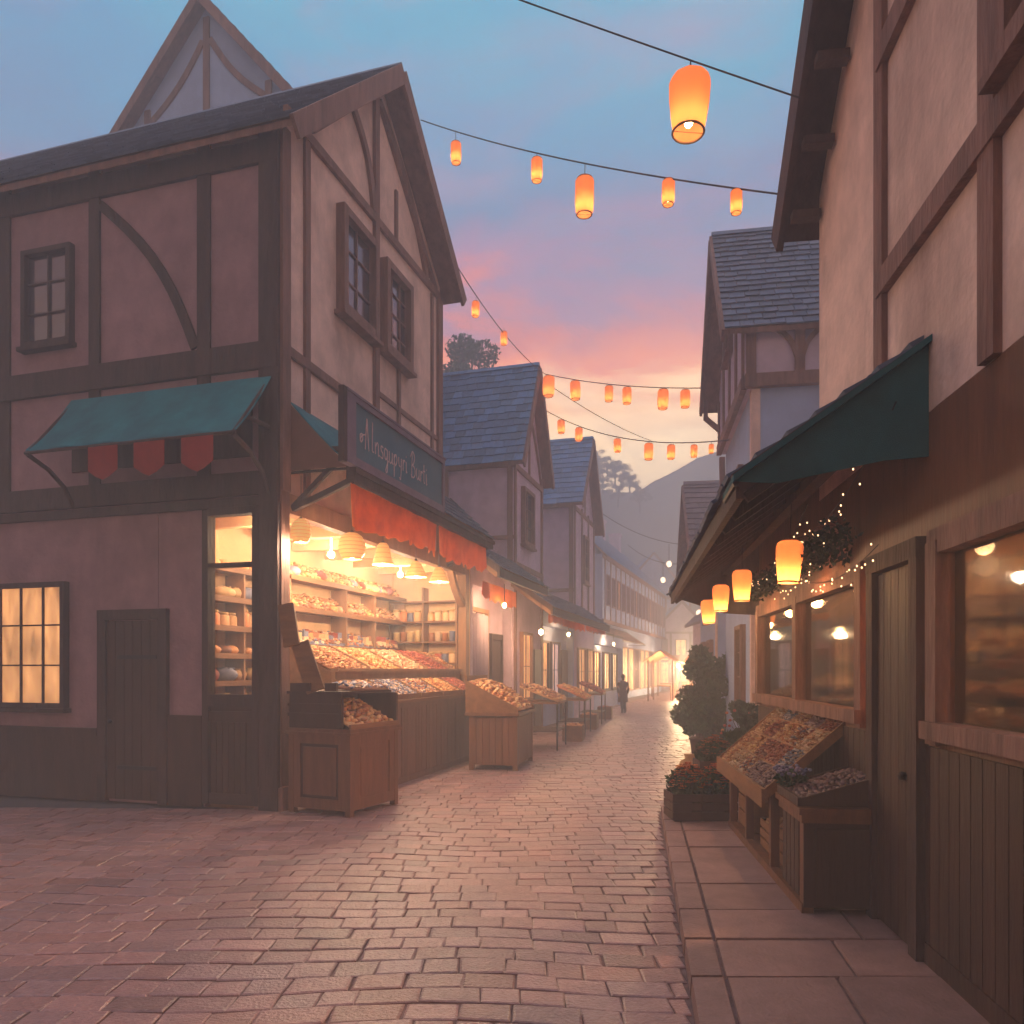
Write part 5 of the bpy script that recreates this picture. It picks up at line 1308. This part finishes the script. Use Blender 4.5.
# lamp over the third canopy
l = empty('hanging_bulb', tuple(P3(541, 632, 19.2)), 0, 'bare warm bulb hanging under the long low canopy', 'lamp'); m = MB(); m.blob((0, 0, 0), .06, .06, .07, 10, 6); m.build('bulb', M['flame'], l, True); m = MB(); m.tube([(0, 0, .05), (0, 0, .75)], .01); m.build('cord', M['wire'], l); pt_light(l, (0, -.1, -.12), 80, (1, .6, .3), .08)
for x, lab, w3 in ((8.4, 'warm bulb hanging before the pale curtained window', 70), (15.5, 'warm bulb under the far part of the long canopy', 60), (25, 'warm bulb at the low shop past the mauve house', 160)):
    l = empty('hanging_bulb', FA.at(x, -.45, 2.95 if x > 9 else 3.3), 0, lab, 'lamp'); m = MB(); m.blob((0, 0, 0), .05, .05, .06, 10, 6); m.build('bulb', M['flame'], l, True); m = MB(); m.tube([(0, 0, .05), (0, 0, .5)], .01); m.build('cord', M['wire'], l); pt_light(l, (0, 0, -.12), w3, (1, .6, .3), .08)

# ------------------------------------------------------------------ person
def person(x, y, rz):
    r = empty('person', (x, y, 0), rz, 'person in a dark knee length coat walking down the middle of the street', 'person')
    H = 1.6; k = H / 1.75
    V = []; Eg = []; Rd = []
    def v(p, rad, par=None):
        V.append(tuple(c * k for c in p)); Rd.append(rad * k); i = len(V) - 1
        if par is not None: Eg.append((par, i))
        return i
    pel = v((0, 0, .95), .13); wst = v((0, .0, 1.12), .115, pel); ch = v((0, .01, 1.3), .145, wst); nk0 = v((0, 0, 1.45), .075, ch); nk = v((0, -.005, 1.52), .05, nk0); hd0 = v((0, -.01, 1.59), .075, nk); hd1 = v((0, -.015, 1.68), .085, hd0); hd2 = v((0, -.01, 1.74), .05, hd1)
    for s, ph in ((-1, 1), (1, -1)):
        hip = v((.09 * s, 0, .9), .1, pel); kn = v((.09 * s, -.10 * ph, .5), .062, hip); an = v((.09 * s, .06 if ph > 0 else .20, .1), .042, kn); hl = v((.09 * s, (.04 if ph > 0 else .2), .045), .04, an); v((.1 * s, (-.14 if ph > 0 else .04), .03), .03, hl)
        shd = v((.19 * s, 0, 1.4), .06, ch); el = v((.24 * s, .05 * ph, 1.13), .045, shd); wr = v((.23 * s, -.06 * ph, .89), .03, el); pm = v((.225 * s, -.08 * ph, .82), .034, wr)
        for f in range(4):
            a = v((.225 * s, -.08 * ph - .024 + f * .016, .77), .010, pm); b = v((.215 * s, -.085 * ph - .026 + f * .017, .735 - .008 * (1 - abs(f - 1.5))), .009, a); v((.205 * s, -.085 * ph - .026 + f * .016, .71), .008, b)
        a = v((.20 * s, -.11 * ph, .81), .011, pm); v((.19 * s, -.125 * ph, .775), .009, a)
    me = bpy.data.meshes.new('body'); me.from_pydata(V, Eg, []); o = bpy.data.objects.new('body', me); C.objects.link(o); o.parent = r
    sk = o.modifiers.new('skin', 'SKIN'); sk.use_smooth_shade = True
    for i, q in enumerate(me.skin_vertices[0].data): q.radius = (Rd[i], Rd[i]); q.use_root = (i == 0)
    su = o.modifiers.new('sub', 'SUBSURF'); su.levels = 2; su.render_levels = 2; me.materials.append(M['skin'])
    # trousers, boots, coat, hair
    m = MB()
    for s, ph in ((-1, 1), (1, -1)):
        m.tube([tuple(c * k for c in p) for p in ((.09 * s, 0, .92), (.09 * s, -.10 * ph, .5), (.09 * s, .06 if ph > 0 else .20, .12))], .1 * k, 12, .06 * k)
    m.build('trousers', M['trousers'], r, True)
    m = MB()
    for s, ph in ((-1, 1), (1, -1)):
        yb = .05 if ph > 0 else .2
        m.blob((.092 * s * k, (yb - .07) * k, .045 * k), .05 * k, .13 * k, .045 * k, 10, 6); m.tube([(.09 * s * k, yb * k, .05), (.09 * s * k, yb * k, .24 * k)], .055 * k, 10)
    m.build('boots', M['hair'], r, True)
    m = MB(); prof = [(.24, .5), (.225, .7), (.2, .9), (.165, 1.08), (.19, 1.25), (.2, 1.36), (.15, 1.44), (.07, 1.49), (.065, 1.53)]
    m.lathe([(a * k, b * k) for a, b in prof], n=24, sy=.72, cap=False)
    for s, ph in ((-1, 1), (1, -1)): m.tube([tuple(c * k for c in p) for p in ((.16 * s, 0, 1.39), (.215 * s, .02 * ph, 1.27), (.245 * s, .05 * ph, 1.13), (.232 * s, -.055 * ph, .91))], .075 * k, 12, .046 * k)
    co = m.build('coat', M['coat'], r, True, recalc=False)
    m = MB(); m.blob((0, .015 * k, 1.67 * k), .098 * k, .105 * k, .12 * k, 14, 10); m.blob((0, .06 * k, 1.56 * k), .07 * k, .05 * k, .07 * k, 10, 8); m.build('hair', M['hair'], r, True)
    m = MB()
    for s in (-1, 1): m.blob((.032 * s * k, -.088 * k, 1.65 * k), .011, .008, .007, 8, 6)
    m.build_each('eye', M['hair'], r, True)
    m = MB(); m.blob((0, -.105 * k, 1.62 * k), .012, .018, .022, 8, 6); m.blob((0, -.093 * k, 1.575 * k), .022, .008, .006, 8, 6)
    m.build('nose_and_mouth', M['skin'], r, True)
X, Y = gp(623, 713); person(X, Y, PI + .15)

# ------------------------------------------------------------------ trees
def tree_mesh(h, cr, seed, n, leafs):
    rr = random.Random(seed); t = MB(); t.tube([(0, 0, -.3), (.1, .05, h * .3), (-.05, .1, h * .6), (0, 0, h * .85)], .035 * h, 8, .008 * h)
    cl = []
    for _ in range(n):
        a = rr.uniform(0, 6.3); q = rr.uniform(.1, 1) ** .7; zz = rr.uniform(-.8, 1); ww = math.sqrt(max(0.05, 1 - zz * zz * .8)) * cr * q
        c = (math.cos(a) * ww, math.sin(a) * ww, h * .62 + zz * h * .33); cl.append(c); t.tube([(0, 0, h * rr.uniform(.3, .6)), (c[0] * .9, c[1] * .9, c[2])], .01 * h, 5, .003 * h)
    m = MB()
    for c in cl: leaves(m, c, cr * .34, cr * .34, cr * .26, leafs // n, cr * .045, [(.7, .95, .75), (1.0, 1.2, .85), (.5, .75, .7)], shell=.25)
    return t, m
def tree(loc, h, cr, seed, label, group=None, n=34, leafs=16000):
    r = empty('tree', loc, 0, label, 'tree', group); t, m = tree_mesh(h, cr, seed, n, leafs)
    t.build('trunk', M['bark'], r, True); m.build('crown', M['leaf'], r, recalc=False); return r
p = P3(462, 400, 36); tree((p.x, p.y, 0), 18.2, 2.4, 3, 'round topped tree rising behind the blue roof')
T0 = tree((2.0, 90, 0), 9, 3.4, 5, 'leafy tree on the slope behind the mauve house, left end of the treeline', 'trees on the slope', 20, 5000)
T1 = tree((6.0, 92, 0), 11, 3.6, 9, 'leafy tree on the slope, second from the left of the treeline', 'trees on the slope', 20, 5000)
def treeline(px, py, Y, h): 
    p = P3(px, py, Y); return (p.x, p.y, p.z - h)
spots = [(566, 462, 92), (577, 460, 91), (588, 456, 92), (598, 451, 91), (607, 457, 92), (615, 459, 91), (623, 464, 92), (630, 470, 92), (603, 470, 88), (618, 478, 88), (594, 476, 87), (640, 484, 88), (735, 440, 92), (727, 446, 92)]
for i, (px, py, Y) in enumerate(spots):
    src = (T0, T1)[i % 2]; hh = (9, 11)[i % 2]
    o = (T0 if i == 0 else T1 if i == 1 else copy_tree(src)); o.location = treeline(px, py, Y, hh); o.scale = (.34, .34, .30); o.location = treeline(px, py, Y, hh * .30); o.rotation_euler = (0, 0, i * 1.3); tag(o, f'{["rounded","broad"][i % 2]} hazy tree, {["leftmost","second","third","fourth","fifth","sixth","seventh","eighth","ninth","tenth","eleventh","twelfth","thirteenth","fourteenth"][i]} of the trees on the slope')

# ------------------------------------------------------------------ haze
hz = MB(); hz.box(-150, 170, -14, 142, -1.2, 34.5); h = hz.build('haze', None or bpy.data.materials.new('haze_air')); tag(h, kind='stuff')
hm = h.data.materials[0]; hm.use_nodes = True; N = hm.node_tree.nodes; N.remove(N['Principled BSDF']); pv = N.new('ShaderNodeVolumePrincipled')
pv.inputs['Color'].default_value = (.84, .90, 1.0, 1); pv.inputs['Density'].default_value = .0160; pv.inputs['Anisotropy'].default_value = .0
hm.node_tree.links.new(pv.outputs[0], N['Material Output'].inputs['Volume'])

# ------------------------------------------------------------------ sky, sun
wd = bpy.data.worlds.new('World'); bpy.context.scene.world = wd; wd.use_nodes = True; N = wd.node_tree.nodes; L = wd.node_tree.links
bg = N['Background']; bg.inputs['Strength'].default_value = 2.1
tc = N.new('ShaderNodeTexCoord'); sx = N.new('ShaderNodeSeparateXYZ'); L.new(tc.outputs['Generated'], sx.inputs[0])
mp = N.new('ShaderNodeMapping'); mp.inputs['Scale'].default_value = (2.0, 2.0, 6.5); mp.inputs['Rotation'].default_value = (0, .12, 0); L.new(tc.outputs['Generated'], mp.inputs['Vector'])
n1 = N.new('ShaderNodeTexNoise'); n1.inputs['Scale'].default_value = 1.6; n1.inputs['Detail'].default_value = 7; n1.inputs['Roughness'].default_value = .55; n1.inputs['Distortion'].default_value = .5; L.new(mp.outputs[0], n1.inputs['Vector'])
ma = N.new('ShaderNodeMath'); ma.operation = 'MULTIPLY_ADD'; ma.inputs[1].default_value = .30; L.new(n1.outputs['Fac'], ma.inputs[0])
mb_ = N.new('ShaderNodeMath'); mb_.operation = 'SUBTRACT'; mb_.inputs[1].default_value = .15; L.new(sx.outputs['Z'], mb_.inputs[0]); L.new(mb_.outputs[0], ma.inputs[2])
cr = N.new('ShaderNodeValToRGB'); L.new(ma.outputs[0], cr.inputs[0]); el = cr.color_ramp.elements
stops = [(0.0, (1.5, 1.0, .6)), (.25, (2.0, 1.4, .72)), (.325, (1.75, .98, .42)), (.37, (1.25, .26, .07)), (.41, (.75, .12, .09)), (.445, (.28, .13, .27)), (.50, (.03, .15, .32)), (.57, (.0, .20, .38)), (.67, (.0, .27, .42)), (.78, (.62, .60, .76)), (1.0, (1.15, 1.08, 1.2))]  # overhead stops, out of view, are raised as added fill light
el[0].position = 0; el[0].color = stops[0][1] + (1,); el[1].position = 1; el[1].color = stops[-1][1] + (1,)
for p_, c_ in stops[1:-1]: e = el.new(p_); e.color = c_ + (1,)
# broad cloud veils
n2 = N.new('ShaderNodeTexNoise'); n2.inputs['Scale'].default_value = 2.4; n2.inputs['Detail'].default_value = 8; n2.inputs['Roughness'].default_value = .6; n2.inputs['Distortion'].default_value = .8
mp2 = N.new('ShaderNodeMapping'); mp2.inputs['Scale'].default_value = (1.3, 1.3, 3.2); mp2.inputs['Location'].default_value = (4, 2, 1); L.new(tc.outputs['Generated'], mp2.inputs['Vector']); L.new(mp2.outputs[0], n2.inputs['Vector'])
r2 = N.new('ShaderNodeMapRange'); r2.inputs['From Min'].default_value = .46; r2.inputs['From Max'].default_value = .72; r2.inputs['To Max'].default_value = .6; L.new(n2.outputs['Fac'], r2.inputs['Value'])
mx = N.new('ShaderNodeMix'); mx.data_type = 'RGBA'; L.new(r2.outputs[0], mx.inputs['Factor']); L.new(cr.outputs[0], mx.inputs['A']); mx.inputs['B'].default_value = (.30, .18, .30, 1)
sky = N.new('ShaderNodeTexSky'); sky.sky_type = 'NISHITA'; sky.sun_disc = False; sky.sun_elevation = math.radians(3); sky.sun_rotation = math.radians(10); sky.altitude = 100
sc_ = N.new('ShaderNodeVectorMath'); sc_.operation = 'SCALE'; sc_.inputs['Scale'].default_value = .02; L.new(sky.outputs[0], sc_.inputs[0])
ad = N.new('ShaderNodeVectorMath'); ad.operation = 'ADD'; L.new(mx.outputs['Result'], ad.inputs[0]); L.new(sc_.outputs[0], ad.inputs[1]); # the sky away from the sunset is darker
md = N.new('ShaderNodeMapRange'); md.interpolation_type = 'SMOOTHSTEP'; md.inputs['From Min'].default_value = -.7; md.inputs['From Max'].default_value = .55; md.inputs['To Min'].default_value = .30; md.inputs['To Max'].default_value = 1.0; L.new(sx.outputs['Y'], md.inputs['Value'])
ms = N.new('ShaderNodeVectorMath'); ms.operation = 'SCALE'; L.new(ad.outputs[0], ms.inputs[0]); L.new(md.outputs[0], ms.inputs['Scale']); L.new(ms.outputs[0], bg.inputs['Color'])
sl_ = bpy.data.lights.new('sun', 'SUN'); sl_.energy = 1.1; sl_.angle = math.radians(20); sl_.color = (1, .64, .48); so = bpy.data.objects.new('sun', sl_); C.objects.link(so)
az_ = math.radians(10); el_ = math.radians(14); dvec = Vector((math.sin(az_) * math.cos(el_), math.cos(az_) * math.cos(el_), math.sin(el_))); so.rotation_euler = dvec.to_track_quat('Z', 'Y').to_euler(); so.location = (20, 60, 30)

# ------------------------------------------------------------------ camera, render
cam = bpy.data.cameras.new('camera'); co = bpy.data.objects.new('camera', cam); C.objects.link(co); co.location = (0, 0, EYE); co.rotation_euler = (PI / 2, 0, 0)
cam.lens = 36 * 760 / 1024; cam.sensor_width = 36; cam.shift_y = 158 / 1024; cam.clip_end = 2000; cam.clip_start = .05
S = bpy.context.scene; S.camera = co; S.render.engine = 'CYCLES'
S.view_settings.view_transform = 'Standard'; S.view_settings.look = 'None'; S.view_settings.gamma = 1; S.view_settings.exposure = 0
cy = S.cycles; cy.use_denoising = True; cy.use_adaptive_sampling = True; cy.adaptive_threshold = .03; cy.max_bounces = 7; cy.diffuse_bounces = 3; cy.glossy_bounces = 2; cy.transmission_bounces = 3; cy.volume_bounces = 1; cy.transparent_max_bounces = 8; cy.sample_clamp_indirect = 4; cy.sample_clamp_direct = 0
cy.use_light_tree = True; cy.caustics_reflective = False; cy.caustics_refractive = False
